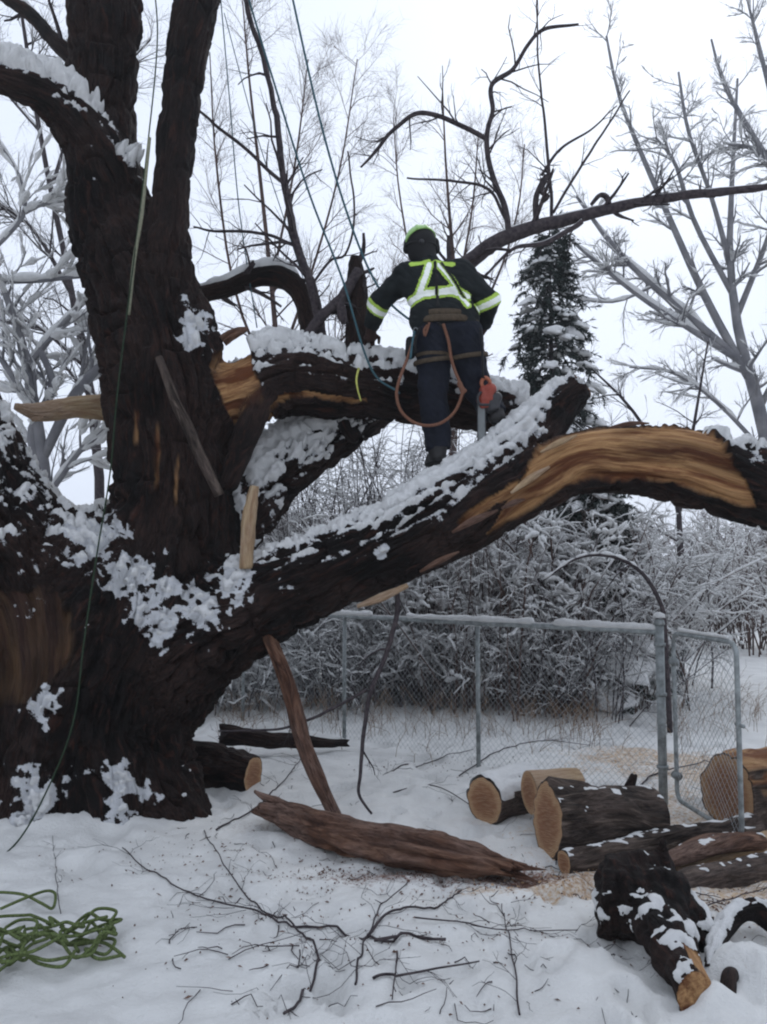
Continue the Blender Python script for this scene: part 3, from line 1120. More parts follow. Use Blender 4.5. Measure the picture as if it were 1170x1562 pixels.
# broken arched branch, upright shoots and stub on the upper limb
bough([(285, 455, 6.95, 13), (345, 440, 6.95, 14), (400, 421, 6.95, 16), (438, 426, 6.92, 18), (462, 455, 6.9, 15), (472, 500, 6.85, 14), (476, 545, 6.75, 13)], seed=11, snow=1.0, sides=10, twig=(6, 0.6), mat=M_BARK, wob=0.01)
bough([(492, 540, 6.7, 8), (485, 470, 6.7, 8), (462, 400, 6.75, 7), (445, 340, 6.75, 6.5), (432, 270, 6.8, 5.5), (420, 180, 6.85, 5), (398, 80, 6.9, 4.5), (372, -10, 6.9, 4), (355, -110, 6.9, 3)], seed=12, twig=(16, 0.8))
bough([(432, 275, 6.8, 3.4), (385, 236, 6.75, 3), (330, 190, 6.7, 2.6), (295, 160, 6.65, 2)], seed=13, twig=(5, 0.4), sides=5)
bough([(450, 376, 6.76, 3), (395, 356, 6.8, 2.6), (330, 352, 6.85, 2.2), (298, 345, 6.9, 1.5)], seed=14, twig=(5, 0.4), sides=5)
bough([(545, 545, 6.75, 22), (546, 480, 6.75, 19), (545, 430, 6.75, 16), (543, 393, 6.75, 9)], name='stub', seed=15, snow=1.8, sides=10, twig=(3, 0.4), mat=M_BARK)
bough([(462, 518, 6.6, 8), (490, 485, 6.6, 8.5), (518, 458, 6.65, 9), (545, 415, 6.7, 9)], seed=16, twig=(4, 0.4))
bough([(518, 455, 6.65, 8), (522, 478, 6.6, 8), (526, 492, 6.6, 6)], seed=17, twig=None)
bough([(480, 430, 6.7, 2.4), (505, 398, 6.7, 2.3), (528, 388, 6.7, 2), (540, 330, 6.7, 1.8), (530, 230, 6.7, 1.4)], seed=18, twig=(4, 0.4), sides=5)
bough([(340, 520, 6.45, 10), (360, 508, 6.45, 8), (378, 500, 6.45, 3)], name='splinter', seed=19, twig=None, mat=M_ROT)

# long bough passing behind the climber to the right, with its crooked side shoots
RB = [(655, 555, 6.8, 18), (660, 480, 6.9, 16), (682, 425, 6.97, 14), (715, 400, 7.0, 13), (760, 368, 7, 12), (820, 346, 7, 11), (880, 332, 7, 9.5), (960, 312, 7, 8), (1050, 298, 7, 7), (1170, 285, 7, 5.5), (1300, 275, 7, 4.5)]
bough(RB, seed=21, snow=0.35, twig=(14, 0.6), sides=9, wob=0.012)
bough([(776, 360, 7, 5.5), (771, 318, 7, 5), (752, 270, 7, 4.6), (742, 210, 7, 4.4), (751, 165, 7, 4), (750, 128, 7, 4), (782, 106, 7, 3.6), (806, 68, 7, 3.2), (832, 45, 7, 3), (882, 38, 7, 2)], seed=22, twig=(16, 0.6), sides=6, wob=0.012)
bough([(742, 212, 7, 4), (700, 190, 7, 3.8), (640, 172, 7, 3.6), (602, 196, 7, 3.2), (575, 228, 7, 2.8), (548, 255, 7, 1.6)], seed=23, twig=(11, 0.55), sides=6, up=0.2)
bough([(772, 335, 7, 2.8), (745, 292, 7, 2.6), (700, 278, 7, 2.2), (620, 270, 7, 1.5)], seed=24, twig=(5, 0.4), sides=5)
bough([(818, 342, 7, 5), (818, 300, 7, 5), (834, 268, 7, 4.5), (826, 292, 6.98, 3.5), (836, 300, 6.97, 3), (824, 312, 6.96, 2)], seed=25, twig=(4, 0.3), sides=6, wob=0)
bough([(843, 335, 7, 3), (838, 270, 7, 2.8), (830, 180, 7, 2.2), (820, 80, 7, 1.6), (822, -60, 7, 1)], seed=26, twig=(10, 0.5), sides=5)
bough([(845, 325, 7, 2.4), (880, 265, 7, 2.2), (920, 200, 7, 1.8), (960, 140, 7, 1.2)], seed=27, twig=(4, 0.35), sides=5)
bough([(826, 268, 7, 2.6), (858, 225, 7, 2.3), (905, 195, 7, 1.6), (940, 160, 7, 1.0)], seed=28, twig=(4, 0.35), sides=5)
bough([(930, 320, 7, 4.5), (926, 302, 6.99, 4.5), (915, 298, 6.98, 4), (902, 312, 6.97, 3)], seed=29, twig=None, sides=6, wob=0)
bough([(885, 338, 6.95, 4.5), (868, 352, 6.9, 4.5), (830, 372, 6.9, 4), (785, 378, 6.9, 3), (740, 420, 6.9, 2)], seed=30, twig=(5, 0.35), sides=6, snow=0.5, droop=0.1)
# thin upper branch of the tall stem
bough([(125, 108, 6.55, 15), (85, 62, 6.6, 12), (45, 22, 6.7, 11), (0, -10, 6.8, 10), (-60, -30, 6.9, 9)], seed=31, snow=0.7, sides=9, mat=M_BARK, twig=(4, 0.5))
# hanging twig torn half off under the low limb
bough([(607, 893, 6.0, 4.5), (606, 950, 5.97, 4.5), (588, 1006, 5.95, 4.2), (566, 1056, 5.92, 4), (554, 1125, 5.88, 3.6), (549, 1180, 5.85, 3), (548, 1214, 5.82, 2.6), (570, 1240, 5.75, 2)], name='hanging_twig', seed=32, sides=6, twig=(4, 0.35), droop=0.15)
bough([(560, 1052, 5.93, 2.6), (500, 1082, 5.95, 2.4), (430, 1110, 6.0, 2), (330, 1114, 6.05, 1.4)], name='hanging_twig', seed=33, sides=5, twig=(3, 0.3))
# splinters still on the tree
bough([(376, 868, 6.02, 11), (379, 800, 6.04, 12), (388, 742, 6.06, 8)], name='splinter', seed=34, twig=None, mat=M_PALE, sides=6, wob=0.0)
bough([(545, 925, 5.9, 3), (580, 912, 5.88, 7), (622, 893, 5.9, 4)], name='splinter', seed=35, twig=None, mat=M_PALE, sides=5, wob=0.0)
bough([(240, 545, 5.93, 6), (285, 650, 5.93, 9), (335, 755, 5.95, 8)], name='splinter', seed=36, twig=None, mat=M_LOG, sides=7)
bough([(250, 606, 6.95, 18), (110, 622, 6.75, 17), (60, 628, 6.65, 15), (22, 620, 6.6, 5)], name='splinter', seed=37, twig=None, mat=M_PALE, sides=9, wob=0.01)
bough([(240, 648, 6.9, 8), (110, 628, 6.72, 10), (48, 640, 6.6, 3)], name='splinter', seed=38, twig=None, mat=M_PALE, sides=6, wob=0.01)
for k_, (x0, y0, x1, y1, hw_) in enumerate(((780, 752, 838, 712, 6), (765, 775, 800, 762, 5), (825, 690, 880, 664, 5), (690, 812, 760, 778, 6), (1085, 690, 1118, 720, 5), (930, 652, 990, 646, 4), (1060, 752, 1110, 744, 4), (640, 872, 700, 842, 5))):
    bough([(x0, y0, 5.62 + 0.02 * (k_ % 3), hw_ * 0.4), ((x0 + x1) / 2, (y0 + y1) / 2 - 2, 5.66, hw_), (x1, y1, 5.68, hw_ * 0.3)], name='splinter', seed=60 + k_, twig=None, mat=(M_PALE, M_ROT)[k_ % 2], sides=5, wob=0.006)
bough([(525, 645, 6.75, 10), (532, 662, 6.7, 9), (542, 674, 6.68, 5)], name='stub', seed=39, twig=None, mat=M_BARK)
bough([(548, 560, 6.4, 2), (545, 580, 6.38, 1.6), (550, 612, 6.38, 1.2)], name='splinter', seed=40, twig=None, mat=M_TAPE, sides=5)  # yellow-green strand hanging on the upper limb, not torn wood

# ------------------------------------------------------------------ fence and gate
def snow_rail(a, b, r, seed, n=90):
    tt = np.linspace(0, 1, n)[:, None]
    q = a * (1 - tt) + b * tt
    w = 0.75 + 0.35 * fbm(q * 9, 2, seed)
    w = np.where(fbm(q * 2.2, 2, seed + 4) < -0.42, 0.15, w)
    rr = r * w
    q[:, 2] += 0.021 + rr * 0.45
    return tubes(q, np.maximum(rr, 0.001), 8, True)


def chain_link(a, b, z0, z1, pitch=0.056, r=0.0014):
    """woven diagonal wires between two ground points"""
    L = np.linalg.norm((b - a)[:2])
    h = z1 - z0
    dirv = unit((b - a) * A([1, 1, 0]))
    nrm = A([-dirv[1], dirv[0], 0])
    PPs = []
    n = int((L + h) / pitch)
    K = 12
    for sgn in (1, -1):
        for i in range(n + 1):
            s0 = i * pitch - (h if sgn > 0 else 0)
            # line x = s0 + sgn*z', clip to 0..L
            zs = np.linspace(0, h, K)
            xs = s0 + sgn * zs if sgn > 0 else s0 - zs
            lo_, hi_ = max(0, -s0 if sgn > 0 else s0 - L), min(h, L - s0 if sgn > 0 else s0)
            if hi_ - lo_ < pitch * 0.5:
                continue
            zs = np.linspace(lo_, hi_, K)
            xs = s0 + sgn * zs
            sag = 0.006 * np.sin(xs * 2.1 + i) + 0.0018 * sgn
            PPs.append(a * A([1, 1, 0]) + xs[:, None] * dirv + sag[:, None] * nrm + (z0 + zs)[:, None] * A([0, 0, 1]))
    PP = A(PPs)
    return tubes(PP, np.full(PP.shape[:2], r), 3)


FA = A([1.96, 6.1, 0])                      # gate-side end of the fence
FDIR = unit(A([-2.32, 2.33, 0]))
FZ = 1.2


def fence_at(s):
    q = FA + FDIR * s
    return A([q[0], q[1], float(gh(q[0], q[1]))])


def build_fence():
    root = thing('chain_link_fence', FA, 'galvanised chain-link fence with snow along its top rail behind the logs', 'fence')
    L = 6.6
    for s in (0.0, 1.65, 3.32, 5.0, 6.6):
        q = fence_at(s)
        r = 0.031 if s == 0 else 0.019
        v, f = tubes(A([q - A([0, 0, 0.1]), q + A([0, 0, FZ + (0.05 if s == 0 else -0.03)])]), A([r, r]), 14, True)
        po = part('post', v, f, M_STEEL, root)
        if s == 0:
            c = q + A([0, 0, FZ + 0.05])
            v, f = tubes(A([c, c + A([0, 0, 0.03]), c + A([0, 0, 0.055])]), A([0.04, 0.034, 0.01]), 14, True)
            part('cap', v, f, M_STEEL, po)
            v, f = polytube([c + A([0, 0, 0.05]), c + A([0, 0, 0.075]), c + A([0, 0, 0.09])], [0.045, 0.04, 0.01], 10)
            part('snow', v, f, M_SNOW, po)
            for z in (0.25, 0.75, 1.1):
                v, f = tubes(A([q + A([0, 0, z]), q + A([0, 0, z + 0.022])]), A([0.041, 0.041]), 14, True)
                part('tension_band', v, f, M_STEEL, po)
    a, b = fence_at(0) * A([1, 1, 0]) + A([0, 0, FZ]), fence_at(L) * A([1, 1, 0]) + A([0, 0, FZ])
    v, f = tubes(A([a, b]), A([0.021, 0.021]), 12, True)
    ra = part('top_rail', v, f, M_STEEL, root)
    v, f = snow_rail(a, b, 0.036, 5, 260)
    part('snow', v, f, M_SNOW, ra, kind='stuff')
    v, f = chain_link(fence_at(0.05), fence_at(L), 0.03, FZ - 0.02)
    part('wire_mesh', v, f, M_WIRE, root, kind='stuff')
    # gate, standing open towards the viewer
    h = A([2.03, 6.02, 0])
    e = A([2.10, 5.12, 0])
    gr = thing('gate', h, 'small chain-link gate with rounded tubular frame standing open', 'gate')
    z0, z1, c = 0.06, 1.2, 0.075
    d = unit(e - h)
    u = A([0, 0, 1.0])
    W = np.linalg.norm(e - h)
    loop = []
    for (cx, cz, a0) in ((W - c, z1 - c, 0), (c, z1 - c, 90), (c, z0 + c, 180), (W - c, z0 + c, 270)):
        for k in range(6):
            an = math.radians(a0 + 90 * k / 5)
            loop.append(h + d * (cx + c * math.cos(an)) + u * (cz + c * math.sin(an)))
    loop.append(loop[0])
    v, f = tubes(A(loop), np.full(len(loop), 0.0155), 10)
    fr = part('frame', v, f, M_STEEL, gr)
    v, f = snow_rail(h + d * 0.1 + u * z1, e - d * 0.1 + u * z1, 0.016, 9, 40)
    part('snow', v, f, M_SNOW, fr, kind='stuff')
    v, f = chain_link(h + d * 0.02, e - d * 0.02, z0, z1)
    part('wire_mesh', v, f, M_WIRE, gr, kind='stuff')
    for z in (0.22, 1.0):
        v, f = tubes(A([h + u * z - d * 0.03, h + u * z + d * 0.03]), A([0.03, 0.03]), 10, True)
        part('hinge', v, f, M_STEEL, gr)
    v, f = tubes(A([e - d * 0.03 + u * 0.72, e + d * 0.06 + u * 0.72]), A([0.012, 0.012]), 8, True)
    part('latch', v, f, M_STEEL, gr)


build_fence()


# ------------------------------------------------------------------ logs
def rough_log(pts, rads, sides=56, rings=40, amp=0.012, seed=0, flat=(1, 1), ragged=0.0, freq=(14, 3.0)):
    """bark skin of a log: returns V, F, grain, frame at both ends"""
    p = np.column_stack([np.asarray(pts, float), np.asarray(rads, float)])
    q = catmull(p, rings)
    C, R = q[:, :3], q[:, 3]
    T = np.gradient(C, axis=0)
    T = unit(T)
    e = unit(np.cross(T[0], A([0.1, 0.2, 1.0])))
    th = np.arange(sides) * 2 * np.pi / sides
    V, Gr = [], []
    s = 0
    frames = []
    for k in range(rings):
        e = unit(e - T[k] * (e @ T[k]))
        e2 = np.cross(T[k], e)
        if k:
            s += np.linalg.norm(C[k] - C[k - 1])
        loc = np.column_stack([np.cos(th) * R[k] * flat[0], np.sin(th) * R[k] * flat[1], np.full(sides, s)])
        g = loc + 0.03 * np.column_stack([vnoise(loc * A([6, 6, 3]), seed), vnoise(loc * A([6, 6, 3]), seed + 1), np.zeros(sides)])
        am_ = amp * (0.45 if k in (0, rings - 1) else 1.0)
        hgt = am_ * (2.2 * np.abs(vnoise(g * A([freq[0], freq[0], freq[1]]), seed + 2)) - 0.7 + 0.8 * vnoise(g * A([36, 36, 9]), seed + 3)) + 0.10 * R[k] * vnoise(g * A([4, 4, 1.2]), seed + 4)
        rr = 1 + hgt / R[k]
        off = 0
        if ragged and (k < 3 or k > rings - 4):
            off = ragged * vnoise(np.column_stack([loc[:, 0] * 30, loc[:, 1] * 30, np.full(sides, k * 0.2)]), seed + 9)
        V.append(C[k] + (np.cos(th) * R[k] * flat[0] * rr)[:, None] * e + (np.sin(th) * R[k] * flat[1] * rr)[:, None] * e2 + np.multiply(off, np.ones(sides))[:, None] * T[k])
        Gr.append(g)
        frames.append((C[k], e.copy(), e2, T[k]))
    V = np.concatenate(V)
    Gr = np.concatenate(Gr)
    k, j = np.meshgrid(np.arange(rings - 1), np.arange(sides), indexing='ij')
    b = (k * sides).ravel()
    j = j.ravel()
    j2 = (j + 1) % sides
    F = np.stack([b + j, b + j2, b + sides + j2, b + sides + j], -1)
    return V, F, Gr, frames


def end_face(V, sides, ring0, frame, sign, seed, proud=0.0):
    """sawn face inside an end ring"""
    rim = V[ring0:ring0 + sides]
    c, e1, e2, T = frame
    cen = rim.mean(0)
    n = T * sign
    lev = [0.955, 0.9, 0.7, 0.45, 0.2]
    vs, gs = [], []
    for l in lev:
        v = cen + (rim - cen) * l
        v = v + n * (proud * (l < 1) + 0.0025 * vnoise(v * 60, seed)[:, None] * (l < 1))
        vs.append(v)
        w = v - c
        gs.append(np.column_stack([w @ e1, w @ e2, np.zeros(sides)]))
    vs.append(cen[None] + n * proud)
    gs.append(np.zeros((1, 3)))
    v, g = np.concatenate(vs), np.concatenate(gs)
    rad = np.concatenate([np.full(sides, l) for l in lev] + [[0.0]])
    F4 = []
    for k in range(len(lev) - 1):
        j = np.arange(sides)
        j2 = (j + 1) % sides
        F4.append(np.stack([k * sides + j, k * sides + j2, (k + 1) * sides + j2, (k + 1) * sides + j], -1))
    F4 = np.concatenate(F4)
    j = np.arange(sides)
    F3 = np.stack([(len(lev) - 1) * sides + j, (len(lev) - 1) * sides + (j + 1) % sides, np.full(sides, len(lev) * sides)], -1)
    if sign < 0:
        F4, F3 = F4[:, ::-1], F3[:, ::-1]
    return v, [F4, F3], g, rad


def log_thing(name, pts, rads, label, cat, mat=None, seed=0, snow=None, amp=0.012, ends=(True, True), flat=(1, 1), ragged=0.0, group=None, freq=(14, 3.0), rings=40, endmat=None, bare_top=0.0):
    V, F, g, fr = rough_log(pts, rads, 56, rings, amp, seed, flat, ragged, freq)
    root = thing(name, (np.mean(A(pts)[:, 0]), np.mean(A(pts)[:, 1]), V[:, 2].min()), label, cat, group)
    nn = vnormals(V, F)
    bare = sstep(0.15, 0.35, nn[:, 2] + 0.3 * fbm(V * 6, 2, seed)) * bare_top
    bk = part('bark' if ends[0] else 'body', V, F, mat or M_LOG, root, {'grain': g, 'wood': bare})
    j = np.arange(56)
    for ring in (0, len(V) - 56):      # thickness of the bark round each face
        rim = V[ring:ring + 56]
        v2 = np.concatenate([rim, rim.mean(0) + (rim - rim.mean(0)) * 0.95])
        ff = np.stack([j, (j + 1) % 56, 56 + (j + 1) % 56, 56 + j], -1)
        part('bark_edge', v2, ff, mat or M_LOG, root, {'grain': np.concatenate([g[ring:ring + 56]] * 2), 'wood': np.zeros(112)})
    for k, (on, ring, f_, sg) in enumerate(((ends[0], 0, fr[0], -1), (ends[1], len(V) - 56, fr[-1], 1))):
        ev, ef, eg, er = end_face(V, 56, ring, f_, sg, seed + k, 0.001)
        part('cut_end' if on else 'broken_end', ev, ef, (endmat or M_END) if on else (mat or M_LOG), root, {'grain': eg, 'wood': np.zeros(len(ev)), 'rad': er})
    if snow:
        N = vnormals(V, F)
        nz = 0.55 * fbm(V * 9, 3, seed + 30) + 0.55 * fbm(V * 30, 2, seed + 31)
        am = sstep(snow[0] - 0.1, snow[0] + 0.3, N[:, 2] + nz)
        r = snow_skin(V, F, N, am, snow[1])
        if r:
            part('snow', r[0], r[1], M_SNOW, bk, kind='stuff')
    return root


def gp(px, py, up=0.0):
    c = G(px, py)
    c[2] = float(gh(c[0], c[1])) + up
    return c


def axis(px0, py0, px1, py1, r0, r1=None, sink=0.02, dd=0.0):
    """log axis from the two lower ground contacts in the photo"""
    r1 = r1 or r0
    a, b = gp(px0, py0), gp(px1, py1)
    return [a + A([0, 0, r0 - sink]), b + A([0, 0, r1 - sink])]


# short pale-barked round with sawn face to the left
a, b = axis(745, 1246, 795, 1232, 0.155)
log_thing('log', [a + A([-0.03, -0.02, 0]), a * 0.5 + b * 0.5, b + A([0.08, 0.02, 0])], [0.165, 0.165, 0.16], 'short log round with snow-plastered bark nearest the middle fence post', 'log', seed=3, snow=(0.25, 0.012), amp=0.014)
# the large log
a, b = axis(835, 1297, 985, 1285, 0.20, 0.18)
log_thing('log', [a, a * 0.5 + b * 0.5 + A([0, 0, 0.01]), b + A([0.06, 0.05, 0])], [0.205, 0.20, 0.185], 'large dark furrowed log with round reddish sawn face in front of the gate post', 'log', seed=8, snow=(1.2, 0.006), amp=0.026)
# split board lying behind it
c0, c1 = gp(808, 1262), gp(882, 1258)
log_thing('split_log', [c0 + A([0, 0, 0.24]), c1 + A([0, 0, 0.24])], [0.16, 0.16], 'fresh pale split piece of log resting behind the large log', 'log', M_PALE, seed=12, amp=0.004, flat=(1.0, 0.8), rings=16)
# big log beyond the gate, sawn face to the left
a, b = axis(1112, 1262, 1240, 1250, 0.24)
a = a + A([0.02, 0.05, 0]); b = a + A([0.75, 0.28, 0.0])
log_thing('log', [a, a * 0.5 + b * 0.5, b], [0.235, 0.24, 0.25], 'thick log with wide brown sawn face and bare pale top behind the open gate', 'log', seed=15, amp=0.02, bare_top=1.0)
# low log of pale wood lying in sawdust
a, b = axis(860, 1325, 1150, 1275, 0.075)
log_thing('log', [a, a * 0.6 + b * 0.4, b], [0.07, 0.085, 0.08], 'thin snowy log lying low in sawdust under the large log', 'log', seed=18, snow=(1.1, 0.008), amp=0.012)
# split slabs on the right
a, b = gp(1015, 1342, 0.07), gp(1150, 1298, 0.09)
log_thing('split_log', [a, a * 0.5 + b * 0.5 + A([0, 0, 0.035]), b], [0.05, 0.095, 0.10], 'split slab with orange inner face and snowy end beside the forked stump', 'log', M_ROT, seed=20, amp=0.008, flat=(1.0, 0.55), endmat=M_PALE, snow=(1.3, 0.008))
a, b = gp(1000, 1368, 0.055), gp(1200, 1322, 0.06)
log_thing('log', [a, a * 0.5 + b * 0.5, b], [0.06, 0.075, 0.07], 'slim grey log running off behind the forked stump', 'log', seed=22, amp=0.012, snow=(1.25, 0.008))
a, b = gp(1035, 1345, 0.02), gp(1190, 1300, 0.04)
log_thing('split_log', [a + A([0, 0.12, 0]), b + A([0, 0.12, 0])], [0.05, 0.08], 'flat pale split stick lying behind the orange slab', 'log', M_PALE, seed=23, amp=0.006, flat=(1, 0.6), rings=20)
# charred stub standing up behind the large log
a = gp(952, 1262)
log_thing('broken_stub', [a, a + A([0.03, 0, 0.22]), a + A([0.07, 0, 0.34])], [0.032, 0.035, 0.02], 'short dark broken stub sticking up by the gate post', 'branch', M_BARK, seed=25, amp=0.004, ends=(False, False), ragged=0.02, rings=16)
# rotten slab of wood in the middle
a, b, c, d = gp(408, 1255, 0.14), gp(520, 1290, 0.10), gp(670, 1324, 0.10), gp(800, 1336, 0.05)
log_thing('rotten_slab', [a, b, c, d], [0.115, 0.15, 0.15, 0.06], 'long reddish rotten wood slab lying on the snow in the middle', 'wood slab', M_ROT, seed=27, amp=0.034, flat=(1.0, 0.62), ragged=0.16, ends=(False, False), freq=(17, 0.9), rings=70)
# dark log behind the trunk
a, b = axis(250, 1205, 392, 1202, 0.15, 0.11)
log_thing('log', [a + A([0, 0.1, 0]), a * 0.5 + b * 0.5 + A([0, 0.1, 0]), b + A([-0.02, -0.05, 0])], [0.2, 0.19, 0.13], 'dark wet log with orange sawn end against the base of the old tree', 'log', M_BARK, seed=31, amp=0.02)
a, b = gp(330, 1165, 0.10), gp(530, 1146, 0.06)
log_thing('fallen_branch', [a + A([0, 0.2, 0.08]), a * 0.5 + b * 0.5 + A([0, 0.05, 0.03]), b], [0.09, 0.065, 0.035], 'dark splintered branch with torn orange tip lying behind the trunk', 'branch', M_BARK, seed=33, amp=0.012, ends=(False, False), ragged=0.05, endmat=M_PALE)
# leaning debarked pole
a = gp(516, 1242)
log_thing('leaning_pole', [P(408, 968, 6.05), P(438, 1040, 5.98), P(462, 1130, 5.92), P(488, 1195, 5.87), a - A([0, 0, 0.03])], [0.05, 0.055, 0.06, 0.056, 0.045], 'reddish dead branch propped from the snow up to the low limb', 'branch', M_ROT, seed=35, amp=0.006, ends=(False, False), ragged=0.03, freq=(24, 2))


def forked_stump():
    root_p = gp(1000, 1440)
    res = 0.009
    f = Field(root_p + A([-0.55, -0.75, -0.12]), root_p + A([0.6, 0.65, 0.75]), res)
    a, b = gp(945, 1432, 0.16), gp(1050, 1445, 0.15)
    c = gp(1062, 1556, 0.075)
    m_ = (a + b) / 2
    f.limb([a + A([-0.05, 0.10, 0.02]), b + A([0.0, 0.10, 0.0])], [0.17, 0.15], 0.02, True, True)
    f.limb([m_ + A([0.02, 0.05, 0.02]), m_ * 0.45 + c * 0.55 + A([0, 0, 0.0]), c], [0.13, 0.082, 0.075], 0.09, None, unit(A([0.25, -1, 0.25])))
    f.limb([b + A([-0.08, 0.1, 0.05]), b + A([0.04, -0.02, 0.0]), b + A([0.07, -0.14, -0.08])], [0.10, 0.07, 0.04], 0.05)
    f.limb([a + A([0.02, 0.16, 0.10]), m_ + A([0.1, 0.2, 0.16]), m_ + A([0.12, 0.2, 0.26])], [0.08, 0.06, 0.01], 0.05)
    V, F = f.mesh()
    V = relax(V, F, 1)
    N = vnormals(V, F)
    g = V - root_p
    g = np.column_stack([g[:, 0], g[:, 2], g[:, 1]])
    wood = np.zeros(len(V))
    n = unit(A([0.25, -1, 0.25]))
    wood = np.maximum(wood, sstep(-0.012, -0.004, (V - c) @ n) * (np.linalg.norm(V - c, axis=1) < 0.16))
    # pale split flank beside the sawn end
    q = c + A([0.075, 0.12, 0.02])
    dd = np.sqrt(((V - q) @ unit(A([1, 0.5, 0.4])) / 0.06) ** 2 + ((V - q) @ unit(c - m_) / 0.14) ** 2)
    wood = np.maximum(wood, sstep(1.1, 0.9, dd) * (N[:, 0] > 0.1) * (np.linalg.norm(V - q, axis=1) < 0.2))
    h = 0.024 * (np.abs(vnoise(g * A([16, 16, 5]), 2)) - 0.3) + 0.03 * fbm(V * 6, 2, 3) + 0.012 * vnoise(V * 26, 9)
    h *= (1 - wood)
    V2 = V + N * h[:, None]
    root = thing('forked_stump', root_p, 'gnarled dark forked stump with snow on it and a sawn limb towards the viewer', 'stump')
    bo = part('body', V2, F, M_BARK, root, {'grain': g, 'wood': wood})
    nz = 0.7 * fbm(V * 8, 3, 30) + 0.25 * fbm(V * 25, 2, 31)
    low = sstep(0.30, 0.12, V[:, 2] - root_p[2])
    am = sstep(0.74, 1.08, 0.45 * N[:, 2] + 0.9 * nz + 0.55 * low * (N[:, 1] < 0.4)) * (wood < 0.5)
    r = snow_skin(V2, F, N, am, 0.014)
    if r:
        part('snow', r[0], r[1], M_SNOW, bo, kind='stuff')


forked_stump()
# snow-choked root in the near corner
c = gp(1150, 1500)
log_thing('broken_root', [gp(1085, 1500, 0.03), gp(1105, 1455, 0.08), gp(1150, 1440, 0.10), gp(1200, 1450, 0.08)], [0.025, 0.04, 0.05, 0.05], 'curved dark root half buried in a lump of snow in the near corner', 'root', M_BARK, seed=41, amp=0.008, ends=(False, False), ragged=0.03, snow=(0.8, 0.015))
log_thing('broken_root', [gp(1105, 1556, 0.02), gp(1112, 1530, 0.06), gp(1118, 1510, 0.05)], [0.02, 0.03, 0.02], 'tiny dark root tip poking from the snow by the sawn limb', 'root', M_BARK, seed=42, amp=0.006, ends=(False, False), ragged=0.02, rings=16)


# ------------------------------------------------------------------ ropes
def rope(name, pts, r, mat, label, n=60, sides=7, wob=0.0):
    v, f = polytube(pts, [r] * len(pts), sides, n, wob)
    o = obj(name, v, f, mat)
    tag(o, label, 'rope')
    return o


rope('climbing_rope', [P(230, -60, 6.15), P(240, 60, 6.1), P(222, 250, 6.0), P(205, 390, 5.96), P(180, 590, 5.88), P(168, 720, 5.86), P(147, 850, 5.66), P(128, 980, 5.52), P(112, 1100, 5.45), P(72, 1205, 5.4), gp(20, 1290, 0.015), gp(-60, 1340, 0.015)], 0.0055, M_ROPE_DARK,
     'dark green rope running down the face of the old trunk to the snow', 120)
rope('climbing_rope', [P(438, -40, 6.45), P(490, 190, 6.42), P(540, 355, 6.4), P(585, 450, 6.35), P(640, 500, 6.2)], 0.009, M_ROPE_TEAL, 'taut blue-green rope coming down to the climber from the sky, rightmost', 40)
rope('climbing_rope', [P(368, -40, 6.5), P(410, 100, 6.5), P(470, 290, 6.5), P(522, 425, 6.48), P(565, 560, 6.42), P(610, 600, 6.38)], 0.0085, M_ROPE_TEAL, 'taut blue-green rope crossing the upper limb beside the climber', 40)
rope('climbing_rope', [P(335, -20, 6.9), P(350, 150, 6.9), P(365, 320, 6.9), P(392, 500, 6.9)], 0.005, M_ROPE_TEAL, 'thin rope hanging straight beside the right stem', 30)
rope('climbing_rope', [P(342, 20, 6.95), P(390, 200, 6.95), P(432, 330, 6.95), P(480, 480, 6.9)], 0.004, M_ROPE_TEAL, 'thin slanting line between the right stem and the tall shoot', 30)
rope('climbing_rope', [P(228, 210, 6.02), P(222, 270, 6.0), P(216, 330, 5.98), P(205, 395, 5.97), P(196, 480, 5.95)], 0.013, M_ROPE_PALE, 'thick pale rope wedged in the fork of the trunk', 30)


def rope_pile():
    g = np.random.default_rng(5)
    c = gp(28, 1452)
    root = thing('rope_pile', c, 'tangled heap of green climbing rope on the snow', 'rope')
    for k in range(12):
        n = 16
        cx, cy = g.normal(0, 0.10, 2) * A([1.6, 1.1])
        w, hgt = g.uniform(0.08, 0.22), g.uniform(0.06, 0.18)
        a0, rot = g.uniform(0, 6.28), g.uniform(-0.5, 0.5)
        an = a0 + np.linspace(0, g.uniform(4.5, 9.0), n)
        wob = 1 + 0.25 * g.normal(size=n)
        x, y = w * np.cos(an) * wob, hgt * np.sin(an) * wob
        X = c[0] + cx + x * math.cos(rot) - y * math.sin(rot)
        Y = c[1] + cy + x * math.sin(rot) + y * math.cos(rot)
        Z = gh(X, Y) + 0.012 + np.abs(g.normal(0, 0.022, n)) + 0.008 * k
        v, f = polytube(np.column_stack([X, Y, Z]), [0.0072] * n, 7, 110)
        part('rope_loop', v, f, M_ROPE_GREEN, root)
    for pts in ([(0, 1395), (40, 1385), (70, 1365), (84, 1372), (80, 1392), (62, 1390), (30, 1375), (-30, 1372)],
                [(95, 1445), (140, 1440), (165, 1437), (175, 1455), (160, 1468), (130, 1460), (150, 1475), (188, 1470)],
                [(60, 1420), (100, 1440), (150, 1450), (170, 1462), (190, 1472)]):
        q = [gp(x, y, 0.02 + 0.02 * abs(math.sin(i * 1.7))) for i, (x, y) in enumerate(pts)]
        v, f = polytube(q, [0.0072] * len(q), 7, 60)
        part('rope_loop', v, f, M_ROPE_GREEN, root)


rope_pile()


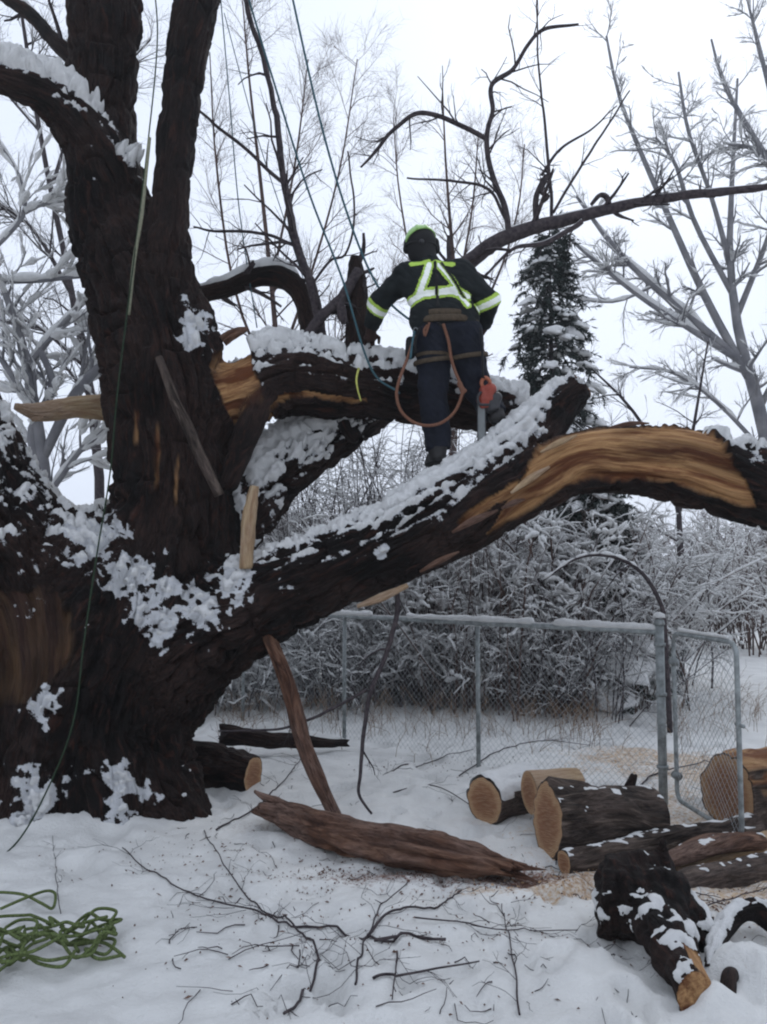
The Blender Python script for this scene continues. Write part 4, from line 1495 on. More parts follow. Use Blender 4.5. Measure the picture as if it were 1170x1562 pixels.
# ------------------------------------------------------------------ fallen branches on the snow
def ground_branch(pts, hw, label, seed, twig=(5, 0.3), mat=None, lift=0.012):
    q = []
    for i, (x, y) in enumerate(pts):
        c = gp(x, y)
        q.append(c + A([0, 0, lift + 0.012 * math.sin(i * 2.1 + seed)]))
    d = q[0][1]
    rad = np.linspace(hw, hw * 0.5, len(q)) * m_per_px(d) * 0.46
    root = thing('fallen_branch', A(q).mean(0) * A([1, 1, 0]) + A([0, 0, min(z[2] for z in q)]), label, 'branch', 'branches fallen on the snow')
    p = catmull(np.column_stack([A(q), rad]), 9 * len(q))
    p[:, :2] += 0.012 * np.stack([fbm(p[:, :3] * 6, 2, seed), fbm(p[:, :3] * 6 + 9, 2, seed)], -1)
    p[:, 2] = np.maximum(p[:, 2], gh(p[:, 0], p[:, 1]) + p[:, 3] * 0.8 + 0.006)
    v, f = tubes(p[:, :3], p[:, 3], 7, True)
    part('stick', v, f, mat or M_TWIG, root)
    PP, RR = p[None, :, :3], p[None, :, 3]
    a, ra = grow(PP, RR, twig[0], (twig[1] * 0.6, twig[1] * 1.6), (25, 60), 8, 0.05, 0.02, 0.05, 1, 0.28, 0.5, 0.2, seed, 0.3, 0.0016)
    b, rb = grow(a, ra, 2, (twig[1] * 0.25, twig[1] * 0.7), (20, 50), 5, 0.0, 0.02, 0.1, 1, 0.6, 0.5, 0.15, seed + 7, 0.3, 0.0012)
    for x in (a, b):
        x[..., 2] = gh(x[..., 0], x[..., 1]) + 0.012 + 0.25 * np.abs(x[..., 2] - gh(x[..., 0], x[..., 1]))
    tv, tf = merge([tubes(a, ra, 4), tubes(b, rb, 3)])
    part('twigs', tv, tf, mat or M_TWIG, root, kind='stuff')


ground_branch([(680, 1443), (560, 1437), (440, 1424), (390, 1400), (310, 1368), (230, 1328), (185, 1298)], 4.6, 'longest bare branch stretched across the near snow', 1, (9, 0.35))
ground_branch([(430, 1560), (470, 1520), (486, 1472), (440, 1420), (415, 1388), (378, 1368), (340, 1320), (312, 1262)], 5.2, 'crooked branch bending from the near edge up towards the trunk', 2, (8, 0.35))
ground_branch([(540, 1526), (550, 1482), (560, 1432), (590, 1384), (622, 1350)], 4.2, 'bare branch standing out from the rotten slab to the near snow', 3, (7, 0.35))
ground_branch([(568, 1516), (640, 1503), (732, 1489)], 5.0, 'straight bluish stick lying alone in the near snow', 4, (2, 0.12))
ground_branch([(792, 1560), (788, 1510), (780, 1455), (765, 1380)], 3.8, 'thin upright-looking switch left of the forked stump', 5, (5, 0.25))
ground_branch([(605, 1462), (604, 1500), (600, 1545)], 3.6, 'short dark twig crossing the straight bluish stick', 6, (3, 0.2))
ground_branch([(560, 1440), (600, 1405), (660, 1392), (705, 1365)], 5.2, 'dark knobbly branch in front of the rotten slab', 7, (4, 0.22))
ground_branch([(635, 1418), (700, 1420), (770, 1432), (880, 1425)], 2.8, 'slender forked branch lying left of the forked stump', 8, (6, 0.3))
ground_branch([(570, 1452), (620, 1440), (680, 1443)], 6.0, 'thick short stick end beside the longest branch', 9, (2, 0.12))
ground_branch([(330, 1262), (400, 1225), (440, 1190), (460, 1160)], 3.2, 'twiggy branch lying between the trunk and the rotten slab', 10, (7, 0.4))
ground_branch([(560, 1195), (640, 1160), (720, 1150)], 2.6, 'fine branch on the snow before the middle fence post', 11, (7, 0.4))
ground_branch([(570, 1215), (660, 1205), (740, 1240)], 2.6, 'fine curved branch behind the rotten slab', 12, (7, 0.35))
ground_branch([(1020, 1430), (1080, 1400), (1130, 1370), (1170, 1360)], 3.2, 'thin branch trailing over the sawdust past the forked stump', 13, (6, 0.3))
ground_branch([(700, 1190), (760, 1150), (830, 1130), (900, 1140)], 2.4, 'fine bare branch fallen along the foot of the fence', 14, (8, 0.5))
ground_branch([(90, 1400), (85, 1330), (80, 1275)], 1.6, 'very thin twig near the green rope heap', 15, (3, 0.15))
ground_branch([(940, 1225), (985, 1195), (1010, 1187), (1080, 1160)], 4.0, 'dark branch poking through the fence beside the gate post', 16, (6, 0.4))


def litter():
    """bark crumbs, sawdust chips, twig ends: too many to count"""
    g = np.random.default_rng(9)
    spots = [(640, 1335, 0.9, 0.22, 700, 0), (1050, 1300, 0.8, 0.4, 700, 1), (880, 1340, 0.5, 0.2, 260, 1), (500, 1420, 1.0, 0.6, 260, 0), (1100, 1400, 0.3, 0.25, 200, 0), (300, 1300, 0.8, 0.4, 160, 0), (800, 1420, 0.8, 0.5, 200, 0), (700, 1180, 1.0, 0.6, 260, 0)]
    for mt, nm, lb, kk in ((M_ROT, 'bark_crumbs', 'brown bark crumbs strewn over the snow', 0), (M_PALE, 'wood_chips', 'pale wood chips strewn round the logs', 1)):
        Vs, Fs = [], []
        n0 = 0
        for (px, py, rx, ry, n, k) in spots:
            if k != kk:
                continue
            c = G(px, py)
            x, y = c[0] + g.normal(0, rx * 0.6, n), c[1] + g.normal(0, ry * 0.6, n)
            z = gh(x, y) + 0.008
            a = g.uniform(0, 6.28, n)
            L, w = g.uniform(0.002, 0.02, n) * g.random(n), g.uniform(0.002, 0.006, n)
            ca, sa = np.cos(a), np.sin(a)
            base = np.stack([x, y, z], -1)
            ax = np.stack([ca, sa, g.normal(0, 0.25, n)], -1)
            ay = np.stack([-sa, ca, g.normal(0, 0.25, n)], -1)
            v = np.stack([base + ax * L[:, None], base + ay * w[:, None], base - ax * L[:, None], base - ay * w[:, None], base + A([0, 0, 1]) * w[:, None] * 1.5], 1).reshape(-1, 3)
            i = np.arange(n)[:, None] * 5 + n0
            Fs += [np.concatenate([i + A([0, 1, 4]), i + A([1, 2, 4]), i + A([2, 3, 4]), i + A([3, 0, 4])])]
            Vs.append(v)
            n0 += len(v)
        o = obj(nm, np.concatenate(Vs), np.concatenate(Fs), mt, smooth=False)
        tag(o, lb, None, None, 'stuff')


litter()


# ------------------------------------------------------------------ the climber
def sdf_mesh(limbs, res, pad=0.12, carve=(), rel=1):
    pts = np.concatenate([A(l[0]) for l in limbs])
    mr = max(max(l[1]) for l in limbs)
    f = Field(pts.min(0) - mr - pad, pts.max(0) + mr + pad, res)
    for l in limbs:
        f.limb(l[0], l[1], l[2] if len(l) > 2 else 0.03, *(l[3:5] if len(l) > 3 else ()))
    for l in carve:
        f.limb(l[0], l[1], 0, *(l[2:4] if len(l) > 2 else ()), sub=True)
    V, F = f.mesh()
    V = relax(V, F, rel, 0.5)
    return V, F


def patch(name, V, F, N, mask, off, mat, parent):
    k = mask[F].all(1)
    if not k.any():
        return None
    v, f, (n, o_) = compact(V, F[k], (N, np.full(len(V), off)))
    return part(name, v + n * o_[:, None], f, mat, parent)


def seg_dist(x, z, a, b):
    p = np.stack([x, z], -1)
    a, b = A([a[0], a[2]]), A([b[0], b[2]])
    ab = b - a
    t = np.clip(((p - a) @ ab) / (ab @ ab), 0, 1)
    return np.linalg.norm(p - a - t[:, None] * ab, axis=1)


def build_climber():
    D = 6.22
    Lf, Rf = P(668, 704, 6.12), P(757, 646, 6.16)
    root = thing('person', (Lf + Rf) / 2 - A([0, 0, 0.02]), 'tree climber in dark clothes with yellow reflective bands standing on the low limb', 'person')
    head = P(643, 375, D + 0.08)
    neck = P(654, 402, D + 0.05)
    shL, shR = P(622, 421, D + 0.02), P(700, 417, D + 0.02)
    elL, wrL, hdL = P(577, 462, D + 0.14), P(567, 498, D + 0.28), P(565, 514, D + 0.33)
    elR, wrR, hdR = P(747, 459, D + 0.0), P(737, 497, D + 0.16), P(727, 514, D + 0.24)
    cL, cR = P(640, 442, D + 0.0), P(699, 441, D + 0.0)
    wL, wR = P(652, 482, D - 0.02), P(703, 482, D - 0.02)
    pL, pR = P(658, 515, D - 0.03), P(711, 515, D - 0.03)
    hipL, hipR = P(661, 530, D - 0.02), P(709, 528, D - 0.02)
    knL, knR = P(661, 606, D - 0.02), P(727, 588, D + 0.06)
    anL, anR = P(669, 684, D - 0.06), P(754, 630, D - 0.04)
    # ---- body, one continuous figure
    body = [([head + A([0, 0, 0.03]), head + A([0, 0.02, -0.06])], [0.095, 0.075], 0.03),
            ([head + A([0, 0.07, 0.0]), head + A([0, 0.115, -0.02])], [0.03, 0.016], 0.02),
            ([head + A([-0.085, 0, 0.01]), head + A([-0.095, -0.01, -0.03])], [0.018, 0.014], 0.01),
            ([head + A([0.085, 0, 0.01]), head + A([0.095, -0.01, -0.03])], [0.018, 0.014], 0.01),
            ([head + A([0, 0, -0.08]), neck + A([0, 0, -0.04])], [0.055, 0.062], 0.04),
            ([shL, shR], [0.065, 0.065], 0.06), ([cL, cR], [0.09, 0.09], 0.08), ([wL, wR], [0.085, 0.085], 0.08), ([pL, pR], [0.095, 0.095], 0.08),
            ([shL, elL, wrL, hdL], [0.055, 0.042, 0.03, 0.035], 0.04), ([shR, elR, wrR, hdR], [0.055, 0.042, 0.03, 0.035], 0.04),
            ([hipL, knL, anL, Lf + A([0, 0.05, 0.03])], [0.085, 0.06, 0.045, 0.04], 0.05), ([hipR, knR, anR, Rf + A([0, 0.05, 0.03])], [0.085, 0.06, 0.045, 0.04], 0.05)]
    V, F = sdf_mesh(body, 0.012)
    part('body', V, F, M_SKIN, root)
    # ---- trousers
    tr = [([pL + A([0, 0, 0.03]), pR + A([0, 0, 0.03])], [0.125, 0.125], 0.06), ([hipL, hipL * 0.5 + knL * 0.5, knL, knL * 0.5 + anL * 0.5, anL + A([0, 0, -0.01])], [0.125, 0.118, 0.104, 0.10, 0.088], 0.05, None, True),
          ([hipR, hipR * 0.5 + knR * 0.5, knR, knR * 0.5 + anR * 0.5, anR + A([0, 0, -0.01])], [0.125, 0.12, 0.104, 0.10, 0.09], 0.05, None, True)]
    V, F = sdf_mesh(tr, 0.008)
    N = vnormals(V, F)
    fold = 0.012 * fbm(V * A([7, 7, 15]), 3, 4) + 0.010 * np.abs(vnoise(V * A([11, 11, 21]) + A([0, 0, 1]) * (V[:, 0:1] * 20), 6))
    V = V + N * fold[:, None]
    N = vnormals(V, F)
    trousers = part('trousers', V, F, M_TROUSER, root)
    for kn in (hipL * 0.15 + knL * 0.85,):
        m = (np.abs(V[:, 2] - (kn[2] + 0.25)) < 0.016) & (np.linalg.norm((V - kn)[:, :2], axis=1) < 0.15) & (N[:, 1] < 0.3)
        patch('leg_band', V, F, N, m, 0.004, M_BELT, trousers)
    # ---- jacket
    jk = [([neck + A([0, 0, 0.01]), neck + A([0, 0, -0.03])], [0.075, 0.082], 0.05), ([shL, shR], [0.092, 0.092], 0.07), ([cL, cR], [0.118, 0.118], 0.09),
          ([wL, wR], [0.118, 0.118], 0.08), ([wL + A([0, 0, -0.05]), wR + A([0, 0, -0.05])], [0.122, 0.122], 0.06),
          ([shL, shL * 0.5 + elL * 0.5, elL, wrL], [0.092, 0.085, 0.076, 0.058], 0.05, None, True), ([shR, shR * 0.5 + elR * 0.5, elR, wrR], [0.092, 0.085, 0.076, 0.058], 0.05, None, True)]
    V, F = sdf_mesh(jk, 0.007)
    N = vnormals(V, F)
    fold = 0.009 * fbm(V * 9, 3, 14) + 0.009 * np.abs(vnoise(V * A([16, 10, 16]) + A([1, 0, 0]) * (V[:, 2:3] * 14), 16))
    V = V + N * fold[:, None]
    N = vnormals(V, F)
    jacket = part('jacket', V, F, M_JACKET, root)
    x, z = V[:, 0], V[:, 2]
    back = N[:, 1] < 0.35
    dA = np.minimum(np.linalg.norm(V - elL, axis=1), np.linalg.norm(V - elR, axis=1))
    tors = back & (dA > 0.16)
    q = lambda a, b: P(a, b, D - 0.1)
    s1 = np.minimum(seg_dist(x, z, q(655, 402), q(650, 422)), seg_dist(x, z, q(650, 422), q(638, 452)))
    s2 = np.minimum(seg_dist(x, z, q(668, 402), q(688, 428)), seg_dist(x, z, q(688, 428), q(712, 468)))
    s3 = np.minimum(seg_dist(x, z, q(618, 462), q(645, 449)), np.minimum(seg_dist(x, z, q(645, 449), q(690, 444)), seg_dist(x, z, q(690, 444), q(712, 452))))
    s4 = np.minimum(seg_dist(x, z, q(628, 401), q(655, 397)), seg_dist(x, z, q(664, 396), q(692, 402)))
    jag = 0.004 * vnoise(V * 30, 3)
    wide = (s1 < 0.040 + jag) | (s2 < 0.034 + jag) | (s3 < 0.045 + jag) | (s4 < 0.022 + jag)
    patch('yellow_band', V, F, N, tors & wide, 0.004, M_HIVIS, jacket)
    nar = (s1 < 0.024) | (s2 < 0.017) | (s3 < 0.027)
    strap = np.minimum(seg_dist(x, z, q(664, 398), q(667, 470)), seg_dist(x, z, q(674, 400), q(708, 455)))
    patch('silver_band', V, F, N, tors & nar & (strap > 0.012), 0.008, M_SILVER, jacket)
    for el, sh, wr, c in ((elL, shL, wrL, P(572, 466, D + 0.15)), (elR, shR, wrR, P(745, 461, D + 0.0))):
        ax = unit(wr - sh)
        s = (V - c) @ ax
        nearc = np.linalg.norm(V - c, axis=1) < 0.16
        patch('yellow_band', V, F, N, nearc & (np.abs(s) < 0.045), 0.004, M_HIVIS, jacket)
        patch('silver_band', V, F, N, nearc & (np.abs(s - 0.004) < 0.024), 0.008, M_SILVER, jacket)
    # ---- harness: back straps, belt, leg loops, rings
    m = tors & (strap < 0.014)
    patch('back_strap', V, F, N, m, 0.012, M_BLACK, root)

    def ring(c, rx, ry, r, tilt=(0, 0), n=40, name='belt', mat=M_BELT, flat=2.2):
        an = np.linspace(0, 2 * np.pi, n + 1)
        pts = np.stack([c[0] + rx * np.cos(an), c[1] + ry * np.sin(an), c[2] + tilt[0] * np.cos(an) + tilt[1] * np.sin(an)], -1)
        v, f = tubes(pts, np.full(n + 1, r), 8)
        cc = np.repeat(pts, 8, axis=0)
        v = cc + (v - cc) * A([1, 1, flat])
        return part(name, v, f, mat, root)
    wc = (wL + wR) / 2
    ring(wc + A([0, 0, -0.015]), 0.235, 0.142, 0.011, (0.0, -0.005))
    ring(wc + A([0.005, 0, -0.055]), 0.245, 0.150, 0.012, (0.004, 0.0))
    for h_, k_ in ((hipL, knL), (hipR, knR)):
        c = h_ * 0.72 + k_ * 0.28
        ring(c, 0.14, 0.145, 0.010, (0.02, 0.02), 30, 'leg_loop', M_BELT, 1.8)
    for (px, py) in ((634, 506), (727, 508)):
        c = P(px, py, D - 0.1)
        an = np.linspace(0, 2 * np.pi, 15)
        pts = np.stack([c[0] + 0.018 * np.cos(an), np.full(15, c[1]), c[2] + 0.03 * np.sin(an)], -1)
        v, f = tubes(pts, np.full(15, 0.005), 6)
        part('carabiner', v, f, M_BAR, root)
    for pts, mt in (([(632, 505), (628, 530), (626, 548)], M_ROPE_TEAL), ([(640, 500), (634, 520), (634, 540)], M_BLACK), ([(652, 496), (647, 503), (648, 512), (651, 505), (655, 492)], M_ROPE_BROWN),
                    ([(668, 492), (676, 500), (682, 515), (686, 540)], M_BLACK), ([(733, 500), (736, 540), (737, 575)], M_BLACK)):
        v, f = polytube([P(a, b_, D - 0.16) for a, b_ in pts], [0.009] * len(pts), 7, 16)
        part('gear_sling', v, f, mt, root)
    # pouch at the hip
    v, f = sdf_mesh([([P(626, 520, D - 0.05), P(626, 540, D - 0.05)], [0.035, 0.04], 0.01)], 0.009, 0.05)
    part('tool_pouch', v, f, M_BLACK, root)
    # ---- boots
    for an, ft, yaw in ((anL, Lf, -0.03), (anR, Rf, 0.05)):
        v, f = sdf_mesh([([an + A([0, 0, 0.04]), ft + A([0, 0.0, 0.05])], [0.066, 0.062], 0.03), ([ft + A([0, -0.035, 0.032]), ft + A([yaw, 0.10, 0.035]), ft + A([yaw * 1.6, 0.19, 0.02])], [0.045, 0.052, 0.04], 0.03)], 0.009, 0.05)
        bt = part('boot', v, f, M_BOOT, root)
        v, f = sdf_mesh([([ft + A([0, -0.035, 0.0]), ft + A([yaw, 0.10, 0.0]), ft + A([yaw * 1.6, 0.19, 0.0])], [0.046, 0.05, 0.042], 0.01, None, None)], 0.009, 0.05)
        v[:, 2] = ft[2] + (v[:, 2] - ft[2]) * 0.35
        part('sole', v, f, M_BLACK, bt)
    # ---- gloves with fingers
    def glove(w, h, fwd, side, thumb):
        up = np.cross(side, fwd)
        L = [([w, h], [0.046, 0.04], 0.02), ([h - side * 0.026 + fwd * 0.01, h + side * 0.026 + fwd * 0.01], [0.027, 0.025], 0.02)]
        for k, (o, ln) in enumerate(((-0.034, 0.062), (-0.012, 0.075), (0.011, 0.07), (0.032, 0.056))):
            b0 = h + side * o + fwd * 0.02
            b1 = b0 + fwd * ln * 0.55 + up * 0.006
            b2 = b1 + fwd * ln * 0.25 - up * ln * 0.45
            b3 = b2 - up * ln * 0.35 - fwd * 0.006
            L.append(([b0, b1, b2, b3], [0.013, 0.0125, 0.0115, 0.010], 0.004))
        t0 = h + side * thumb * 0.035 - fwd * 0.02
        t1 = t0 + side * thumb * 0.035 + fwd * 0.022
        t2 = t1 + fwd * 0.035 - up * 0.02
        L.append(([t0, t1, t2], [0.016, 0.014, 0.0115], 0.008))
        v, f = sdf_mesh(L, 0.0055, 0.03)
        return v, f
    fw = unit(A([-0.15, 0.75, -0.62]))
    sd = unit(np.cross(fw, A([0, 0, 1.0])))
    v, f = glove(wrL, hdL, fw, sd, 1)
    part('glove', v, f, M_GLOVE, root)
    fw = unit(A([-0.55, 0.75, -0.25]))
    sd = unit(np.cross(fw, A([0, 0, 1.0])))
    v, f = glove(wrR, hdR, fw, sd, -1)
    part('glove', v, f, M_GLOVE, root)
    # ---- head: dark hood, helmet shell, ear cups
    v, f = sdf_mesh([([head + A([0, -0.01, 0.02]), head + A([0, 0.0, -0.05])], [0.112, 0.10], 0.02), ([head + A([0, -0.005, -0.06]), neck + A([0, 0, -0.01])], [0.085, 0.085], 0.05)], 0.009, 0.05,
                    carve=[([head + A([0, 0.13, -0.02]), head + A([0, 0.2, -0.02])], [0.075, 0.1])])
    part('hood', v, f, M_BLACK, root)
    hc = head + A([-0.004, 0.01, 0.035])
    n = unit(A([-0.28, 0.42, 0.86]))
    fl = Field(hc - 0.2, hc + 0.2, 0.006)
    sl, X, Y, Z = fl.box(hc - 0.2, hc + 0.2)
    rr = np.sqrt(((X - hc[0]) / 1.0) ** 2 + ((Y - hc[1]) / 1.14) ** 2 + ((Z - hc[2]) / 0.98) ** 2)
    ridge = 0.006 * (np.abs(np.abs(X - hc[0]) - 0.035) < 0.012)
    d = rr - 0.124 - ridge
    cut = -((X - hc[0]) * n[0] + (Y - hc[1]) * n[1] + (Z - hc[2]) * n[2]) - 0.002
    d = np.maximum(np.maximum(d, cut), -(rr - 0.112))
    brim = np.maximum(np.sqrt((X - hc[0]) ** 2 + ((Y - hc[1] - 0.045) / 1.1) ** 2 + ((Z - hc[2] + 0.03) / 0.16) ** 2) - 0.135, -(rr - 0.112))
    brim = np.maximum(brim, -(Y - hc[1] - 0.05))
    fl.f[sl] = np.minimum(d, brim)
    v, f = fl.mesh()
    he = part('helmet', relax(v, f, 1), f, M_HELMET, root)
    for sx in (-1, 1):
        v, f = sdf_mesh([([head + A([sx * 0.10, 0.0, 0.03]), head + A([sx * 0.108, 0.0, -0.03])], [0.034, 0.034], 0.01)], 0.006, 0.03)
        part('ear_cup', v, f, M_BLACK, he)
    an = np.linspace(-0.2, math.pi + 0.2, 24)
    pts = np.stack([hc[0] + 0.118 * np.cos(an), hc[1] - 0.118 * np.sin(an), np.full(24, hc[2] - 0.045)], -1)
    v, f = tubes(pts, np.full(24, 0.012), 6, True)
    part('head_band', v, f, M_BLACK, he)
    v, f = sdf_mesh([([hc + A([0, -0.122, -0.048]), hc + A([0, -0.132, -0.048])], [0.022, 0.018], 0.01)], 0.006, 0.03)
    part('adjuster', v, f, M_DARKPL, he)

    # ---- lanyard loop hanging at his back
    lp = [(633, 512), (622, 545), (609, 580), (605, 605), (614, 630), (638, 647), (668, 647), (692, 630), (704, 604), (703, 588), (694, 566), (688, 545), (684, 520), (676, 494)]
    dv = [D - 0.14] * 2 + [D - 0.2] * 8 + [D - 0.17] * 4
    v, f = polytube([P(a, b_, dd) for (a, b_), dd in zip(lp, dv)], [0.0115] * len(lp), 8, 90)
    o = obj('lanyard_rope', v, f, M_ROPE_BROWN)
    tag(o, 'thick brown rope loop hanging from the climber harness', 'rope')
    # knot sleeve on it is part of the rope
    v, f = sdf_mesh([([P(701, 585, D - 0.19), P(706, 598, D - 0.19)], [0.02, 0.018], 0.01), ([P(703, 590, D - 0.2), P(710, 596, D - 0.19)], [0.012, 0.012], 0.01)], 0.006, 0.03)
    part('knot', v, f, M_ROPE_BROWN, o)

    # ---- chainsaw hanging from the hip
    c = P(741, 604, D - 0.10)
    cs = thing('chainsaw', P(733, 676, D - 0.1), 'red-orange chainsaw hanging bar-down beside the climber hip', 'chainsaw')
    ux, uz, uy = A([1.0, 0, 0]), A([0, 0, 1.0]), A([0, 1.0, 0])

    def rbox(cen, hx, hy, hz, r, name, mat, par, res=0.006):
        L = []
        for sy in (-1, 1):
            L.append(([cen + A([-hx + r, sy * (hy - r), -hz + r]), cen + A([hx - r, sy * (hy - r), -hz + r]), cen + A([hx - r, sy * (hy - r), hz - r]), cen + A([-hx + r, sy * (hy - r), hz - r]), cen + A([-hx + r, sy * (hy - r), -hz + r])], [r] * 5, 0.02))
        L.append(([cen + A([-hx + r, 0, -hz + r]), cen + A([hx - r, 0, hz - r])], [hy, hy], 0.02))
        v, f = sdf_mesh(L, res, 0.03)
        return part(name, v, f, mat, par)
    bd = rbox(c + A([0.005, 0, 0.01]), 0.05, 0.045, 0.06, 0.02, 'housing', M_RED, cs)
    rbox(c + A([0.055, 0.0, -0.05]), 0.045, 0.04, 0.06, 0.02, 'engine_cover', M_DARKPL, cs)
    # rear handle loop on top
    pts = [c + A([-0.015, 0, 0.055]), c + A([-0.03, 0, 0.10]), c + A([-0.005, 0, 0.135]), c + A([0.03, 0, 0.11]), c + A([0.03, 0, 0.06])]
    v, f = polytube(pts, [0.013, 0.014, 0.015, 0.014, 0.013], 9, 30)
    part('rear_handle', v, f, M_ORANGE, cs)
    pts = [c + A([-0.04, -0.05, 0.02]), c + A([-0.065, -0.055, -0.02]), c + A([-0.05, -0.05, -0.07]), c + A([0.02, -0.05, -0.075])]
    v, f = polytube(pts, [0.010] * 4, 8, 24)
    part('front_handle', v, f, M_DARKPL, cs)
    rbox(c + A([-0.01, -0.03, -0.055]), 0.03, 0.012, 0.035, 0.01, 'hand_guard', M_RED, cs)
    # guide bar, point down
    b0 = c + A([-0.035, -0.02, -0.05])
    n_ = 16
    an = np.linspace(math.pi, 2 * math.pi, n_)
    prof = [(-0.026, 0.0)] + [(0.026 * math.cos(a_), -0.27 + 0.026 * math.sin(a_)) for a_ in an] + [(0.026, 0.0)]
    v = A([b0 + A([p_[0], s_ * 0.003, p_[1]]) for s_ in (-1, 1) for p_ in prof])
    k = len(prof)
    F4 = A([[i, (i + 1) % k, k + (i + 1) % k, k + i] for i in range(k)])
    br = part('guide_bar', v, [F4, A([list(range(k))]), A([list(range(2 * k - 1, k - 1, -1))])], M_BAR, cs, smooth=False)
    pts = A([b0 + A([p_[0] * 1.06, 0, p_[1] - 0.001]) for p_ in prof])
    v, f = tubes(pts, np.full(len(pts), 0.0055), 5)
    part('chain', v, f, M_DARKPL, br)
    v, f = polytube([P(736, 575, D - 0.13), c + A([0, 0, 0.13])], [0.006, 0.006], 6)
    part('strap', v, f, M_BLACK, cs)


build_climber()


# ------------------------------------------------------------------ trees, shrubs and thicket beyond
def snow_of(lst, thick, add, seed, keep=0.85, sides=4):
    out = []
    for k, (a, ra) in enumerate(lst):
        s, r = snow_strips(a, ra, thick, add, keep, seed + k)
        if len(s):
            out.append(tubes(s, r, sides))
    return merge(out)


def back_tree(name, base, trunk, limbs, label, cat='tree', seed=0, lev=((9, 1.2), (5, 0.6), (4, 0.3)), snow=(1.0, 0.006), mat=None, up=0.05, droop=0.0, group=None, rmin=0.003, ang=(25, 60)):
    """a bare tree given by its leading stems; finer branches grow from them"""
    root = thing(name, base, label, cat, group)
    K = 12
    def mk(c):
        return catmull(A([np.append(P(x, y, d), hw * m_per_px(d)) for x, y, d, hw in c]), K)
    tr = mk(trunk)
    v, f = tubes(tr[:, :3], tr[:, 3], 9, True)
    part('trunk', v, f, mat or M_TWIG, root)
    main = [tr] + [mk(c) for c in limbs]
    for q in main[1:]:
        v, f = tubes(q[:, :3], q[:, 3], 6, True)
        lm = part('limb', v, f, mat or M_TWIG, root)
        if snow:
            sv, sf = snow_of([(q[None, :, :3], q[None, :, 3])], snow[0] * 0.9, snow[1], seed, 1.1, 6)
            part('snow', sv, sf, M_SNOW, lm, kind='stuff')
    PP = A([q[:, :3] for q in main])
    RR = A([q[:, 3] for q in main])
    lst = []
    for k, (n, ln) in enumerate(lev):
        PP, RR = grow(PP, RR, n, (ln * 0.45, ln), ang, 5 if k == 0 else 4, up, droop, 0.2 if k == 0 else 0.1, 1, 0.5, 0.4, 0.13, seed + k, 0.4, rmin / (1 + 0.4 * k))
        lst.append((PP, RR))
    tv, tf = merge([tubes(a, ra, 4 if i == 0 else 3) for i, (a, ra) in enumerate(lst)])
    cr = part('crown', tv, tf, mat or M_TWIG, root, kind='stuff')
    if snow:
        sv, sf = snow_of(lst[:2], snow[0], snow[1], seed + 20, 0.75)
        part('snow', sv, sf, M_SNOW, cr, kind='stuff')
    return root


def pb(px, d):
    """foot of a thing at distance d under photo column px"""
    q = P(px, 878, d)
    return A([q[0], q[1], float(gh(q[0], q[1]))])


def trunk_to(px, d, px1, py1, hw0, hw1):
    q = pb(px, d)
    v = (q[2] - CAMZ) / q[1]
    # photo row of the foot
    s = (v * cp_ - sp_) / (cp_ + v * sp_)
    return (px, CY - s * FPX + 3, d, hw0), (px1, py1, d, hw1)


# broad snow-laden tree on the right
d = 20.0
back_tree('snow_laden_tree', pb(1200, d), [trunk_to(1200, d, 0, 0, 17, 0)[0], (1185, 800, d, 12.1), (1165, 650, d, 10.4), (1142, 570, d, 8.6), (1122, 480, d, 6.9), (1113, 380, d, 5.2), (1118, 250, d, 3.4), (1125, 120, d, 1.8)],
          [[(1150, 590, d, 6.9), (1100, 500, d, 6.3), (1060, 420, d, 5.4), (1020, 330, d, 4.6), (985, 250, d, 3.8), (945, 150, d, 2.9), (925, 55, d, 1.8)],
           [(1140, 560, d, 6.9), (1060, 490, d, 5.8), (990, 430, d, 5.2), (935, 375, d, 4.0), (880, 300, d, 2.3)],
           [(1128, 550, d, 5.2), (1050, 500, d, 4.6), (980, 455, d, 4.0), (910, 400, d, 3.2), (862, 358, d, 2.0)],
           [(1113, 400, d, 4.6), (1085, 300, d, 3.4), (1050, 200, d, 2.9), (1035, 110, d, 1.8)],
           [(1118, 450, d, 4.6), (1060, 340, d, 3.8), (1030, 250, d, 2.9), (1000, 210, d, 1.8)],
           [(1125, 480, d, 5.2), (1165, 380, d, 4.0), (1200, 280, d, 2.9), (1240, 180, d, 1.8)],
           [(1160, 620, d, 5.2), (1220, 500, d, 4.0), (1260, 380, d, 2.9)],
           [(1175, 700, d, 4.0), (1100, 620, d, 2.9), (1030, 570, d, 2.3), (960, 560, d, 1.4)],
           [(1000, 435, d, 2.3), (940, 460, d, 2.0), (880, 455, d, 1.4), (850, 440, d, 0.9)]],
          'tall bare tree loaded with snow standing beyond the torn limb', seed=100, lev=((16, 1.5), (7, 0.75), (5, 0.34)), snow=(1.25, 0.013), mat=M_HAZETWIG, rmin=0.0045)
d = 18.0
back_tree('snow_laden_tree', pb(1330, d), [trunk_to(1330, d, 0, 0, 18, 0)[0], (1310, 600, d, 11.2), (1270, 420, d, 8.0), (1200, 290, d, 6.4), (1150, 210, d, 4.8), (1105, 130, d, 3.2), (1085, 60, d, 1.6)],
          [[(1230, 340, d, 5.6), (1190, 200, d, 4.0), (1160, 80, d, 3.2), (1140, 0, d, 1.6)], [(1200, 290, d, 4.0), (1150, 230, d, 3.2), (1110, 220, d, 1.6)]],
          'snow-laden tree leaning in from the right edge of the view', seed=130, lev=((13, 1.2), (7, 0.6), (5, 0.3)), snow=(1.2, 0.013), mat=M_HAZETWIG, rmin=0.0045)
